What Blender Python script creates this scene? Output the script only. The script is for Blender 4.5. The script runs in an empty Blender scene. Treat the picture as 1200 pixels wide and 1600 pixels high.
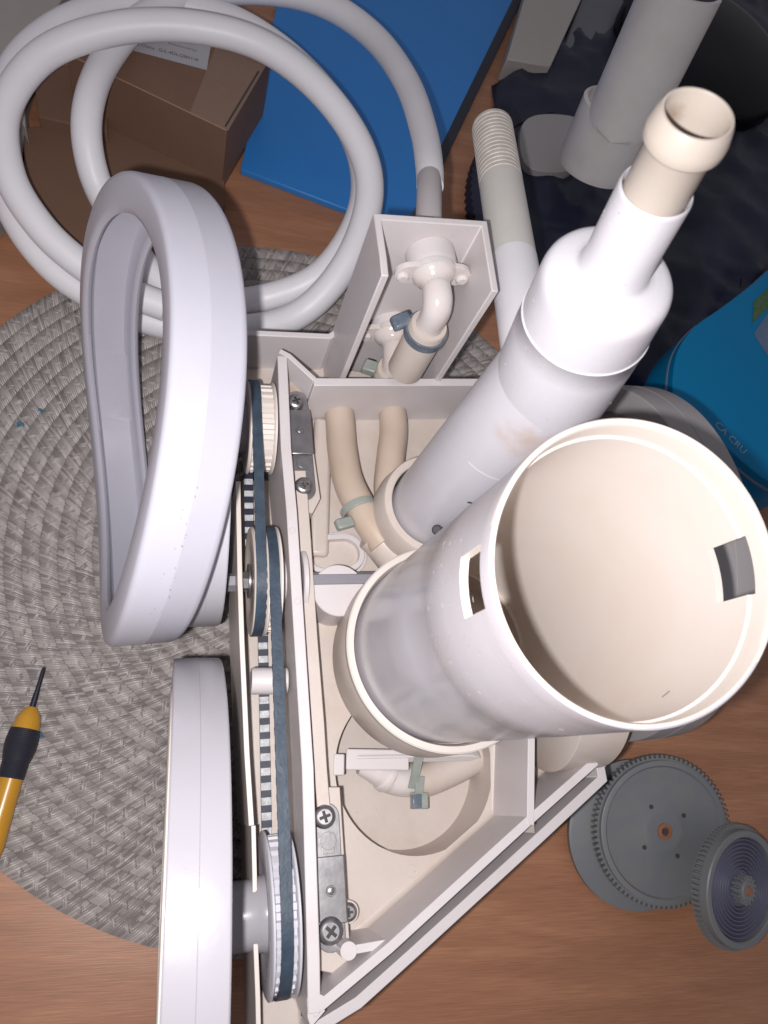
import bpy, bmesh, math, random
from math import sin, cos, pi, radians, sqrt
from mathutils import Vector, Matrix
from mathutils.geometry import tessellate_polygon
random.seed(7)
SC = bpy.context.scene
COL = SC.collection

# ------------------------------------------------------------------ camera, light, exposure
# all lengths below are centimetres, turned to metres when meshes are made
F, CU, CV, NU, NV, H = 1200.0, 600.0, 800.0, 262.0, 1255.0, 42.0
_d = Vector((NU - CU, -(NV - CV), -F)).normalized()
_z = -_d
_x = (Vector((1, 0, 0)) - _z * _z.x).normalized()
_y = _z.cross(_x)
RW = Matrix((_x, _y, _z))                 # rows: world axes in camera space
CAM = Vector((0, 0, H))
cd = bpy.data.cameras.new('camera')
cam = bpy.data.objects.new('camera', cd)
COL.objects.link(cam)
cd.sensor_fit = 'VERTICAL'
cd.sensor_height = 36.0
cd.lens = 36.0 * F / 1600.0
cd.clip_start = 0.01
cd.clip_end = 50
cam.matrix_world = Matrix.Translation(CAM * 0.01) @ RW.to_4x4()
cd.dof.use_dof = True
cd.dof.focus_distance = 0.34
cd.dof.aperture_fstop = cd.lens / 1.0
SC.camera = cam
w = bpy.data.worlds.new('World')
SC.world = w
w.use_nodes = True
w.node_tree.nodes['Background'].inputs[0].default_value = (0.84, 0.82, 0.90, 1)
w.node_tree.nodes['Background'].inputs[1].default_value = 0.27
ld = bpy.data.lights.new('phone_flash', 'SPOT')
ld.spot_size = radians(124)
ld.spot_blend = 1.0
ld.shadow_soft_size = 0.003
ld.energy = 5.7
ld.color = (1.0, 0.97, 0.975)
lo = bpy.data.objects.new('phone_flash', ld)
COL.objects.link(lo)
lo.matrix_world = cam.matrix_world @ Matrix.Translation((-0.0135, -0.0055, 0.0)) @ Matrix.Rotation(radians(6), 4, 'Y') @ Matrix.Rotation(radians(-3), 4, 'X')
SC.view_settings.view_transform = 'Standard'
SC.view_settings.look = 'None'
SC.view_settings.gamma = 1
SC.view_settings.exposure = 0.0


def W(u, v, z=0.0):
    """a point of the photograph, at height z above the table, as a place in the world (cm)"""
    r = RW @ Vector((u - CU, -(v - CV), -F))
    return CAM + r * ((z - H) / r.z)


K = 31.0 / 34.0


def zb(z):
    return H - (H - z) * K


def B(u, v, z):
    return W(u, v, zb(z))


PHI = radians(5)
EX = Vector((cos(PHI), sin(PHI), 0))
EY = Vector((-sin(PHI), cos(PHI), 0))
EZ = Vector((0, 0, 1))

# ------------------------------------------------------------------ materials


def mat(name, col, rough=0.5, metal=0.0, spec=0.5, var=0.0, vscale=3.0, col2=None, bump=0.0, bscale=60.0,
        stain=None, stain_amt=0.0, stain_scale=1.2, sss=0.0, coat=0.0, speck=0.0, spots=()):
    m = bpy.data.materials.new(name)
    m.use_nodes = True
    nt = m.node_tree
    N, Lk = nt.nodes, nt.links
    b = N['Principled BSDF']
    b.inputs['Base Color'].default_value = (*col, 1)
    b.inputs['Roughness'].default_value = rough
    b.inputs['Metallic'].default_value = metal
    b.inputs['Specular IOR Level'].default_value = spec
    if coat:
        b.inputs['Coat Weight'].default_value = coat
        b.inputs['Coat Roughness'].default_value = 0.12
    if sss:
        b.inputs['Subsurface Weight'].default_value = sss
        b.inputs['Subsurface Radius'].default_value = (0.004, 0.003, 0.0025)
        b.inputs['Subsurface Scale'].default_value = 1.0
    tc = N.new('ShaderNodeTexCoord')
    cur = None

    def noise(scale, detail=4.0, rgh=0.55):
        n = N.new('ShaderNodeTexNoise')
        n.inputs['Scale'].default_value = scale
        n.inputs['Detail'].default_value = detail
        n.inputs['Roughness'].default_value = rgh
        Lk.new(tc.outputs['Object'], n.inputs['Vector'])
        return n

    def ramp(src, p0, p1):
        r = N.new('ShaderNodeMapRange')
        r.inputs['From Min'].default_value = p0
        r.inputs['From Max'].default_value = p1
        Lk.new(src, r.inputs['Value'])
        return r.outputs['Result']

    def mix(fac, a, c2, mul=1.0):
        x = N.new('ShaderNodeMix')
        x.data_type = 'RGBA'
        if mul != 1.0:
            mm = N.new('ShaderNodeMath')
            mm.operation = 'MULTIPLY'
            mm.inputs[1].default_value = mul
            Lk.new(fac, mm.inputs[0])
            fac = mm.outputs[0]
        Lk.new(fac, x.inputs['Factor'])
        if a is None:
            x.inputs['A'].default_value = (*col, 1)
        else:
            Lk.new(a, x.inputs['A'])
        x.inputs['B'].default_value = (*c2, 1)
        return x.outputs['Result']
    if var:
        n = noise(vscale * 100 / 3)
        cur = mix(ramp(n.outputs['Fac'], 0.35, 0.7), cur, col2 or tuple(c * 0.8 for c in col), var)
    if stain:
        n = noise(stain_scale * 30, 6.0, 0.65)
        cur = mix(ramp(n.outputs['Fac'], 0.52, 0.78), cur, stain, stain_amt)
    if speck:
        n = noise(900, 2.0)
        cur = mix(ramp(n.outputs['Fac'], 0.70, 0.74), cur, (0.12, 0.09, 0.07), speck)
    for (c3, rad, colr, amt) in spots:
        vm = N.new('ShaderNodeVectorMath')
        vm.operation = 'DISTANCE'
        Lk.new(tc.outputs['Object'], vm.inputs[0])
        vm.inputs[1].default_value = tuple(c3)
        n = noise(110, 5.0, 0.6)
        ad = N.new('ShaderNodeMath')
        ad.operation = 'MULTIPLY_ADD'
        Lk.new(n.outputs['Fac'], ad.inputs[0])
        ad.inputs[1].default_value = rad * 1.6
        Lk.new(vm.outputs['Value'], ad.inputs[2])
        cur = mix(ramp(ad.outputs[0], rad * 1.7, rad * 1.0), cur, colr, amt)
    if cur is not None:
        Lk.new(cur, b.inputs['Base Color'])
    if rough < 0.8:
        n = noise(140, 4.0)
        mr = N.new('ShaderNodeMapRange')
        mr.inputs['To Min'].default_value = max(0.02, rough - 0.07)
        mr.inputs['To Max'].default_value = min(1, rough + 0.10)
        Lk.new(n.outputs['Fac'], mr.inputs['Value'])
        Lk.new(mr.outputs['Result'], b.inputs['Roughness'])
    if bump:
        n = noise(bscale * 10, 3.0)
        bp = N.new('ShaderNodeBump')
        bp.inputs['Strength'].default_value = bump
        bp.inputs['Distance'].default_value = 0.0006
        Lk.new(n.outputs['Fac'], bp.inputs['Height'])
        Lk.new(bp.outputs['Normal'], b.inputs['Normal'])
    return m


RUST = (0.42, 0.25, 0.13)
ROOT_C = Vector((10, 8, 0))


def at_root(p):
    return (Vector(p) - ROOT_C) * 0.01


M = dict(
    cream=mat('aged_cream_plastic', (0.58, 0.51, 0.46), 0.42, var=0.4, vscale=2.0, col2=(0.50, 0.43, 0.39), stain=(0.44, 0.29, 0.19), stain_amt=0.45, stain_scale=0.8, bump=0.12, speck=0.25),
    cream_in=mat('cream_tube_plastic', (0.69, 0.63, 0.585), 0.38, var=0.5, vscale=1.0, col2=(0.66, 0.56, 0.49), bump=0.08),
    pale=mat('pale_plastic', (0.63, 0.585, 0.59), 0.40, var=0.3, vscale=2.0, col2=(0.57, 0.52, 0.51), stain=(0.50, 0.36, 0.26), stain_amt=0.22, bump=0.10, speck=0.12),
    tube=mat('worn_white_plastic', (0.53, 0.50, 0.525), 0.28, var=0.4, vscale=1.5, col2=(0.47, 0.445, 0.47), stain=(0.52, 0.40, 0.30), stain_amt=0.25, bump=0.08),
    pipe=mat('worn_pipe_plastic', (0.50, 0.48, 0.50), 0.30, var=0.3, vscale=1.5, col2=(0.46, 0.44, 0.46), bump=0.08, stain=(0.46, 0.36, 0.28), stain_amt=0.15,
             spots=((at_root(W(835, 672, 21.0)), 0.016, (0.42, 0.30, 0.22), 0.6),)),
    tubeshade=mat('brown_tube_shade', (0.42, 0.34, 0.285), 0.6),  # brown that paints in the shade deep inside the wide tube
    spigot=mat('yellowed_spigot', (0.50, 0.44, 0.385), 0.35, var=0.4, vscale=2, col2=(0.48, 0.40, 0.33), spots=((at_root(W(1058, 189, 31.6)), 0.004, (0.22, 0.13, 0.08), 0.8),)),
    rusted=mat('rust_stained_plastic', (0.50, 0.43, 0.385), 0.45, var=0.6, vscale=2, col2=(0.40, 0.28, 0.18), bump=0.2, stain=(0.33, 0.20, 0.12), stain_amt=0.6, stain_scale=3),
    pipelow=mat('lower_pipe_plastic', (0.56, 0.54, 0.575), 0.30, var=0.3, vscale=1.5, col2=(0.52, 0.50, 0.53), bump=0.08, stain=(0.50, 0.40, 0.32), stain_amt=0.15,
                spots=((at_root(W(835, 672, 21.0)), 0.016, (0.46, 0.32, 0.23), 0.65),)),
    tubegloss=mat('glossy_grey_tube', (0.52, 0.50, 0.535), 0.22, var=0.04, vscale=0.7, col2=(0.46, 0.44, 0.475)),
    threadp=mat('grimy_thread_plastic', (0.70, 0.65, 0.59), 0.45, var=0.6, vscale=6, col2=(0.50, 0.43, 0.36), bump=0.2),
    greypvc=mat('grey_cream_pipe', (0.70, 0.67, 0.62), 0.38, var=0.4, vscale=2, col2=(0.62, 0.59, 0.54), speck=0.3),
    white=mat('white_plastic', (0.55, 0.54, 0.585), 0.28, var=0.15, vscale=1.5, bump=0.05),
    wheel=mat('glossy_wheel_plastic', (0.35, 0.333, 0.362), 0.22, var=0.1, vscale=1.5, bump=0.05),
    tyre=mat('soft_white_rubber', (0.47, 0.46, 0.52), 0.36, var=0.15, vscale=1.2, sss=0.15, bump=0.05),
    hose=mat('soft_white_hose', (0.82, 0.80, 0.83), 0.42, var=0.2, vscale=1.0, sss=0.1),
    inner_hose=mat('yellowed_hose', (0.55, 0.45, 0.37), 0.35, var=0.5, vscale=1.2, col2=(0.46, 0.35, 0.26), sss=0.2),
    milky=mat('milky_plastic', (0.68, 0.63, 0.62), 0.16, var=0.3, vscale=2.5, col2=(0.60, 0.50, 0.42), sss=0.3, stain=RUST, stain_amt=0.25),
    metal=mat('dull_steel', (0.42, 0.41, 0.42), 0.34, metal=0.9, var=0.6, vscale=5, col2=(0.26, 0.25, 0.26), bump=0.05, stain=(0.22, 0.17, 0.13), stain_amt=0.4),
    screw=mat('screw_steel', (0.50, 0.49, 0.50), 0.36, metal=1.0, var=0.6, vscale=8, col2=(0.22, 0.20, 0.20)),
    rod=mat('grey_steel_rod', (0.27, 0.26, 0.29), 0.4, metal=0.3, var=0.3, vscale=6),
    dark=mat('dark_recess', (0.05, 0.045, 0.045), 0.6),  # black for plugs and seams; in slots and holes it paints in shade
    belt=mat('blue_black_rubber', (0.030, 0.045, 0.070), 0.5, var=0.6, vscale=6, col2=(0.06, 0.09, 0.12), bump=0.3, spec=0.4),
    beltin=mat('belt_fabric', (0.62, 0.62, 0.64), 0.5, var=0.5, vscale=14, col2=(0.12, 0.13, 0.15), bump=0.6),  # light grey fabric; reflections in the gaps are put into the colour
    beltt=mat('belt_tooth_rubber', (0.012, 0.016, 0.035), 0.5),
    green=mat('grey_green_clamp', (0.26, 0.29, 0.26), 0.35, var=0.5, vscale=5, col2=(0.40, 0.41, 0.38)),
    blueblack=mat('blue_black_clamp', (0.10, 0.13, 0.17), 0.25, var=0.6, vscale=6, col2=(0.25, 0.27, 0.30)),
    gear=mat('grey_gear_plastic', (0.17, 0.18, 0.195), 0.45, var=0.5, vscale=2, col2=(0.21, 0.195, 0.17)),
    gear2=mat('slate_gear_plastic', (0.10, 0.10, 0.155), 0.42, var=0.4, vscale=3, col2=(0.14, 0.13, 0.15)),
    copper=mat('rusty_bush', (0.30, 0.13, 0.07), 0.5, var=0.5, vscale=8),
    card=mat('brown_cardboard', (0.19, 0.105, 0.068), 0.8, var=0.35, vscale=1.2, col2=(0.15, 0.082, 0.055), bump=0.3),
    cardlight=mat('cardboard_fold', (0.36, 0.21, 0.14), 0.8),
    tape=mat('packing_tape', (0.24, 0.15, 0.11), 0.25, var=0.2),
    label=mat('white_paper_label', (0.42, 0.41, 0.44), 0.6, var=0.2),
    ink=mat('dark_print', (0.05, 0.045, 0.06), 0.7),
    blue=mat('blue_card', (0.026, 0.21, 0.60), 0.42, var=0.3, vscale=1.0, col2=(0.03, 0.23, 0.62), bump=0.25, bscale=50, speck=0.0),
    edgeshadow=mat('navy_edge_and_shadow', (0.02, 0.02, 0.035), 0.5),  # dark border colour that also paints in the box's shadow
    navy=mat('navy_plastic_film', (0.014, 0.016, 0.036), 0.38, spec=0.3, var=0.6, vscale=1.0, col2=(0.03, 0.03, 0.055)),
    black=mat('gloss_black', (0.003, 0.004, 0.007), 0.12, spec=0.12),
    greypipe=mat('grey_beige_fitting', (0.34, 0.32, 0.325), 0.40, var=0.4, vscale=1, col2=(0.30, 0.28, 0.27)),
    greyfilm=mat('grey_film', (0.13, 0.13, 0.16), 0.3, var=0.4, vscale=1),
    fitting=mat('pale_grey_fitting', (0.70, 0.665, 0.65), 0.36, var=0.3, vscale=1, col2=(0.42, 0.39, 0.37)),
    beige=mat('beige_board', (0.42, 0.38, 0.355), 0.5, var=0.2),
    pack=mat('blue_film_pack', (0.0, 0.18, 0.40), 0.35, spec=0.2, var=0.4, vscale=0.7, col2=(0.0, 0.19, 0.38)),
    packedge=mat('pack_edge', (0.16, 0.20, 0.30), 0.4),
    packgreen=mat('pack_green', (0.04, 0.12, 0.03), 0.5, var=0.6, vscale=10, col2=(0.12, 0.16, 0.12)),
    packtext=mat('pack_print', (0.22, 0.38, 0.48), 0.5),
    packpale=mat('pack_pale_patch', (0.14, 0.18, 0.27), 0.4, var=0.8, vscale=1.5, col2=(0.02, 0.12, 0.25)),
    yellow=mat('yellow_handle', (0.52, 0.26, 0.025), 0.28, var=0.3, vscale=4),
    grip=mat('dark_grip', (0.018, 0.018, 0.028), 0.5),
    shaft=mat('dark_shaft', (0.035, 0.035, 0.05), 0.4, metal=0.6),
    teal=mat('teal_lint', (0.05, 0.16, 0.24), 0.9),
    dirt=mat('brown_dirt', (0.30, 0.22, 0.16), 0.9),
    scratch=mat('fine_scratch', (0.36, 0.33, 0.32), 0.6),
    scuff=mat('dark_scuff', (0.10, 0.09, 0.09), 0.7),
    scar=mat('white_mould_line', (0.86, 0.83, 0.83), 0.25),
    bluemark=mat('blue_green_scuff', (0.28, 0.36, 0.38), 0.6),
)


def wood_mat():
    m = bpy.data.materials.new('wood_laminate')
    m.use_nodes = True
    nt = m.node_tree
    N, Lk = nt.nodes, nt.links
    b = N['Principled BSDF']
    tc = N.new('ShaderNodeTexCoord')
    mp = N.new('ShaderNodeMapping')
    mp.inputs['Rotation'].default_value = (0, 0, radians(-7))
    mp.inputs['Scale'].default_value = (1.0, 9.0, 1)
    Lk.new(tc.outputs['Object'], mp.inputs['Vector'])
    n1 = N.new('ShaderNodeTexNoise')
    n1.inputs['Scale'].default_value = 9
    n1.inputs['Detail'].default_value = 12
    n1.inputs['Roughness'].default_value = 0.62
    n1.inputs['Distortion'].default_value = 0.5
    Lk.new(mp.outputs[0], n1.inputs['Vector'])
    mp2 = N.new('ShaderNodeMapping')
    mp2.inputs['Rotation'].default_value = (0, 0, radians(-7))
    mp2.inputs['Scale'].default_value = (4, 110, 1)
    Lk.new(tc.outputs['Object'], mp2.inputs['Vector'])
    n2 = N.new('ShaderNodeTexNoise')
    n2.inputs['Scale'].default_value = 14
    n2.inputs['Detail'].default_value = 5
    Lk.new(mp2.outputs[0], n2.inputs['Vector'])
    cr = N.new('ShaderNodeValToRGB')
    e = cr.color_ramp.elements
    e[0].position, e[0].color = 0.22, (0.30, 0.135, 0.072, 1)
    e[1].position, e[1].color = 0.72, (0.46, 0.220, 0.120, 1)
    x = e.new(0.5)
    x.color = (0.37, 0.170, 0.092, 1)
    Lk.new(n1.outputs['Fac'], cr.inputs[0])
    cr2 = N.new('ShaderNodeMapRange')
    cr2.inputs['From Min'].default_value = 0.3
    cr2.inputs['From Max'].default_value = 0.7
    cr2.inputs['To Min'].default_value = 0.82
    cr2.inputs['To Max'].default_value = 1.10
    Lk.new(n2.outputs['Fac'], cr2.inputs['Value'])
    mx = N.new('ShaderNodeMix')
    mx.data_type = 'RGBA'
    mx.blend_type = 'MULTIPLY'
    mx.inputs['Factor'].default_value = 1
    Lk.new(cr.outputs[0], mx.inputs['A'])
    Lk.new(cr2.outputs['Result'], mx.inputs['B'])
    Lk.new(mx.outputs['Result'], b.inputs['Base Color'])
    b.inputs['Roughness'].default_value = 0.42
    bp = N.new('ShaderNodeBump')
    bp.inputs['Strength'].default_value = 0.15
    bp.inputs['Distance'].default_value = 0.0004
    Lk.new(n2.outputs['Fac'], bp.inputs['Height'])
    Lk.new(bp.outputs['Normal'], b.inputs['Normal'])
    return m


def straw_mat():
    m = mat('grey_straw', (0.315, 0.285, 0.275), 0.38, spec=0.6)
    nt = m.node_tree
    N, Lk = nt.nodes, nt.links
    b = N['Principled BSDF']
    g = N.new('ShaderNodeNewGeometry')
    r = N.new('ShaderNodeValToRGB')
    e = r.color_ramp.elements
    e[0].color = (0.19, 0.168, 0.158, 1)
    e[1].color = (0.42, 0.38, 0.362, 1)
    Lk.new(g.outputs['Random Per Island'], r.inputs[0])
    Lk.new(r.outputs[0], b.inputs['Base Color'])
    return m


M['wood'] = wood_mat()
M['straw'] = straw_mat()
M['strawbase'] = mat('straw_ground', (0.17, 0.155, 0.145), 0.9, var=0.5, vscale=10)

# ------------------------------------------------------------------ object helpers
WM = {}


def raw_mesh(name, vs, fs, m, smooth=35, scale=0.01, weld=True):
    me = bpy.data.meshes.new(name)
    me.from_pydata([tuple(Vector(v) * scale) for v in vs], [], fs)
    me.validate()
    bm = bmesh.new()
    bm.from_mesh(me)
    if weld:
        bmesh.ops.remove_doubles(bm, verts=bm.verts, dist=1e-6)
    bmesh.ops.recalc_face_normals(bm, faces=bm.faces)
    bm.to_mesh(me)
    bm.free()
    if smooth:
        me.polygons.foreach_set('use_smooth', [True] * len(me.polygons))
        me.set_sharp_from_angle(angle=radians(smooth))
    me.materials.append(M[m])
    return me


def put(name, me, parent=None, world=None):
    o = bpy.data.objects.new(name, me)
    COL.objects.link(o)
    world = world or Matrix.Identity(4)
    WM[o] = world
    if parent:
        o.parent = parent
        o.matrix_local = WM[parent].inverted() @ world
    else:
        o.matrix_world = world
    return o


def T(v):
    return Matrix.Translation(Vector(v) * 0.01)


def part(name, geo, m, parent, smooth=35, bevel=0.0, label=None):
    """geo = (verts, faces) in world centimetres; the object sits at its parent's origin"""
    base = WM[parent] if parent else Matrix.Identity(4)
    o0 = base.translation * 100
    vs = [Vector(v) - o0 for v in geo[0]]
    o = put(name, raw_mesh(name, vs, geo[1], m, smooth), parent, Matrix.Translation(base.translation))
    if bevel:
        md = o.modifiers.new('edge', 'BEVEL')
        md.width = bevel * 0.01
        md.segments = 2
        md.limit_method = 'ANGLE'
        md.angle_limit = radians(40)
    if label:
        o['label'] = label
    return o


def solid(name, geo, m, origin, label=None, cat=None, group=None, kind=None, smooth=35, bevel=0.0):
    """a top-level thing that is one mesh"""
    vs = [Vector(v) - Vector(origin) for v in geo[0]]
    o = put(name, raw_mesh(name, vs, geo[1], m, smooth), None, T(origin))
    if bevel:
        md = o.modifiers.new('edge', 'BEVEL')
        md.width = bevel * 0.01
        md.segments = 2
        md.limit_method = 'ANGLE'
        md.angle_limit = radians(40)
    tag(o, label, cat, group, kind)
    return o


def tag(o, label=None, cat=None, group=None, kind=None):
    if label:
        o['label'] = label
    if cat:
        o['category'] = cat
    if group:
        o['group'] = group
    if kind:
        o['kind'] = kind
    return o


def thing(name, loc, label, cat, group=None):
    o = put(name, None, None, T(loc))
    o.empty_display_size = 0.01
    return tag(o, label, cat, group)


def frame(ax, hint=None):
    ax = Vector(ax).normalized()
    h = Vector(hint) if hint else (Vector((0, 0, 1)) if abs(ax.z) < 0.9 else Vector((1, 0, 0)))
    u = (h - ax * h.dot(ax)).normalized()
    return u, ax.cross(u), ax


def join(*gs):
    V, Fc = [], []
    for g in gs:
        n = len(V)
        V += list(g[0])
        Fc += [tuple(i + n for i in f) for f in g[1]]
    return V, Fc


def lathe(c, ax, prof, n=64, closed=False, hint=None, a0=0.0, a1=2 * pi):
    """prof: (radius, height along axis); closed joins last ring to first"""
    u, v, ax = frame(ax, hint)
    c = Vector(c)
    full = abs(a1 - a0 - 2 * pi) < 1e-6
    nn = n if full else n + 1
    V = []
    for r, h in prof:
        for i in range(nn):
            a = a0 + (a1 - a0) * i / n
            V.append(c + ax * h + (u * cos(a) + v * sin(a)) * r)
    Fc = []
    m = len(prof)
    for j in range(m if closed else m - 1):
        k = (j + 1) % m
        for i in range(n):
            i2 = (i + 1) % nn
            Fc.append((j * nn + i, j * nn + i2, k * nn + i2, k * nn + i))
    if not full and closed:
        Fc.append(tuple(j * nn for j in range(m)))
        Fc.append(tuple(j * nn + nn - 1 for j in range(m))[::-1])
    return V, Fc


def disc_solid(c, ax, prof, n=64, hint=None):
    """lathe whose profile starts and ends on the axis"""
    return lathe(c, ax, [(1e-4, prof[0][1])] + list(prof) + [(1e-4, prof[-1][1])], n, hint=hint)


def smooth_path(pts, k=8, closed=False):
    pts = [Vector(p) for p in pts]
    n = len(pts)
    out = []
    for i in range(n if closed else n - 1):
        if closed:
            p0, p1, p2, p3 = pts[i - 1], pts[i], pts[(i + 1) % n], pts[(i + 2) % n]
        else:
            p0, p1, p2, p3 = pts[max(i - 1, 0)], pts[i], pts[i + 1], pts[min(i + 2, n - 1)]
        for j in range(k):
            t = j / k
            out.append(0.5 * ((2 * p1) + (p2 - p0) * t + (2 * p0 - 5 * p1 + 4 * p2 - p3) * t * t + (3 * p1 - p0 - 3 * p2 + p3) * t ** 3))
    if not closed:
        out.append(pts[-1])
    return out


def tube(pts, r, n=20, closed=False, caps=True, hint=(0, 0, 1), inner=None):
    pts = [Vector(p) for p in pts]
    m = len(pts)
    rs = r if isinstance(r, (list, tuple)) else [r] * m
    V, Fc = [], []
    u = None
    for i, p in enumerate(pts):
        if closed:
            t = pts[(i + 1) % m] - pts[i - 1]
        else:
            t = pts[min(i + 1, m - 1)] - pts[max(i - 1, 0)]
        t.normalize()
        if u is None:
            h = Vector(hint)
            if abs(h.dot(t)) > 0.95:
                h = Vector((1, 0, 0))
            u = h
        u = (u - t * u.dot(t)).normalized()
        v = t.cross(u)
        for k in range(n):
            a = 2 * pi * k / n
            V.append(p + (u * cos(a) + v * sin(a)) * rs[i])
    for i in range(m if closed else m - 1):
        j = (i + 1) % m
        for k in range(n):
            k2 = (k + 1) % n
            Fc.append((i * n + k, i * n + k2, j * n + k2, j * n + k))
    if caps and not closed:
        Fc.append(tuple(range(n))[::-1])
        Fc.append(tuple((m - 1) * n + k for k in range(n)))
    return V, Fc


def prism(poly, z0, z1, holes=()):
    """vertical prism of a flat outline (Vectors, z ignored); z0/z1 may be numbers"""
    loops = [[Vector((p[0], p[1], 0)) for p in poly]] + [[Vector((p[0], p[1], 0)) for p in h] for h in holes]
    tris = tessellate_polygon(loops)
    flat = [p for l in loops for p in l]
    n = len(flat)
    V = [Vector((p.x, p.y, z1)) for p in flat] + [Vector((p.x, p.y, z0)) for p in flat]
    Fc = [tuple(t) for t in tris] + [tuple(i + n for i in t)[::-1] for t in tris]
    s = 0
    for l in loops:
        k = len(l)
        for i in range(k):
            a, b = s + i, s + (i + 1) % k
            Fc.append((a, b, b + n, a + n))
        s += k
    return V, Fc


def oriented(geo, o, u, v, wv):
    """map a geometry from local axes to world axes"""
    o, u, v, wv = Vector(o), Vector(u), Vector(v), Vector(wv)
    return [o + u * p[0] + v * p[1] + wv * p[2] for p in geo[0]], geo[1]


def box(c, ax, ay, az, sx, sy, sz):
    c = Vector(c)
    ax, ay, az = Vector(ax), Vector(ay), Vector(az)
    V = [c + ax * (sx * i / 2) + ay * (sy * j / 2) + az * (sz * k / 2) for i in (-1, 1) for j in (-1, 1) for k in (-1, 1)]
    return V, [(0, 1, 3, 2), (4, 6, 7, 5), (0, 4, 5, 1), (2, 3, 7, 6), (0, 2, 6, 4), (1, 5, 7, 3)]


def wall(path, prof):
    """sweep a closed section [(offset to the left of travel, z)] along a flat path with mitred corners"""
    P = [Vector((p[0], p[1], 0)) for p in path]
    n = len(P)
    V, Fc = [], []
    for i in range(n):
        a = (P[i] - P[i - 1]).normalized() if i else None
        b = (P[i + 1] - P[i]).normalized() if i < n - 1 else None
        if a is None:
            t, s = b, 1
        elif b is None:
            t, s = a, 1
        else:
            t = (a + b).normalized()
            s = 1 / max(0.35, t.dot(a))
        nrm = Vector((-t.y, t.x, 0)) * s
        for o, z in prof:
            V.append(P[i] + nrm * o + Vector((0, 0, z)))
    m = len(prof)
    for i in range(n - 1):
        for j in range(m):
            k = (j + 1) % m
            Fc.append((i * m + j, i * m + k, (i + 1) * m + k, (i + 1) * m + j))
    Fc.append(tuple(range(m))[::-1])
    Fc.append(tuple((n - 1) * m + j for j in range(m)))
    return V, Fc


def rect(t, z0, z1, side=0):
    a, b = (-t / 2, t / 2) if side == 0 else ((0, t) if side > 0 else (-t, 0))
    return [(a, z0), (b, z0), (b, z1), (a, z1)]


def text_geo(s, size, o, ux, uy):
    cu = bpy.data.curves.new('t', 'FONT')
    cu.body = s
    cu.size = 1.0
    cu.resolution_u = 3
    ob = bpy.data.objects.new('t', cu)
    COL.objects.link(ob)
    dg = bpy.context.evaluated_depsgraph_get()
    me = bpy.data.meshes.new_from_object(ob.evaluated_get(dg))
    V = [Vector(o) + Vector(ux) * v.co.x * size + Vector(uy) * v.co.y * size for v in me.vertices]
    Fc = [tuple(p.vertices) for p in me.polygons]
    bpy.data.objects.remove(ob)
    bpy.data.curves.remove(cu)
    bpy.data.meshes.remove(me)
    return V, Fc


# ------------------------------------------------------------------ the table
solid('table_surface', prism([(-70, -40), (110, -40), (110, 130), (-70, 130)], -2.0, 0.0), 'wood', (0, 0, 0), kind='structure')

# ------------------------------------------------------------------ woven placemat
MC = Vector((5.15, 13.75, 0))
mat_root = thing('woven_placemat', MC, 'round grey woven straw placemat lying under the machine', 'placemat')
NR, PITCH = 24, 0.862
part('backing', disc_solid(MC, EZ, [(NR * PITCH - 0.15, 0.004), (NR * PITCH - 0.15, 0.10)], 128), 'strawbase', mat_root)
rng = random.Random(3)
for k in range(1, NR + 1):
    rc = (k - 0.5) * PITCH
    n = max(5, round(2 * pi * rc / 0.80))
    V, Fc = [], []
    hw = PITCH * 0.52
    ph = rng.random() * 6
    def straw(a_mid, t0, t1, slant, offc, z0, arch, wd, seg):
        base = len(V)
        for j in range(seg + 1):
            t = t0 + (t1 - t0) * j / seg
            tt = -1 + 2 * j / seg
            rr = rc + t * hw
            a = a_mid + (slant * t + offc) / rc
            z = z0 + arch * (1 - tt * tt)
            er = Vector((cos(a), sin(a), 0))
            et = Vector((-sin(a), cos(a), 0))
            c = MC + er * rr + Vector((0, 0, z))
            V.extend([c - et * wd - EZ * 0.045, c + EZ * 0.03, c + et * wd - EZ * 0.045])
        for j in range(seg):
            b0, b1 = base + 3 * j, base + 3 * j + 3
            Fc.extend([(b0, b0 + 1, b1 + 1, b1), (b0 + 1, b0 + 2, b1 + 2, b1 + 1)])
    NS = 6
    for i in range(n):
        am = ph + 2 * pi * i / n
        pitch_ = 2 * pi * rc / n
        tw_ = rng.uniform(-.08, .08)
        for q in range(NS):      # slanted strands lying side by side over the whole row
            oc = (q - (NS - 1) / 2) * pitch_ / NS + rng.uniform(-.01, .01)
            lump = 0.055 * sin(pi * (q + .5) / NS)
            straw(am, -0.96, 0.96, -0.26 + tw_ * .4 + rng.uniform(-.03, .03), oc, 0.06 + lump + rng.uniform(-.01, .01), 0.20, 0.078, 4)
        for q in range(4):       # a folded bundle crossing over them the other way
            oc = pitch_ * .45 + (q - 1.5) * 0.085 + rng.uniform(-.02, .02)
            straw(am, -0.70 + rng.uniform(-.05, .05), 0.55 + rng.uniform(-.05, .1), 0.30 + rng.uniform(-.04, .04), oc, 0.15 - .02 * abs(q - 1.5), 0.20 + rng.uniform(-.01, .02), 0.05, 4)
    me = bpy.data.meshes.new('braid_row')
    me.from_pydata([tuple((v - MC) * 0.01) for v in V], [], Fc)
    me.polygons.foreach_set('use_smooth', [True] * len(me.polygons))
    me.materials.append(M['straw'])
    put('braid_row', me, mat_root, WM[mat_root])
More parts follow.
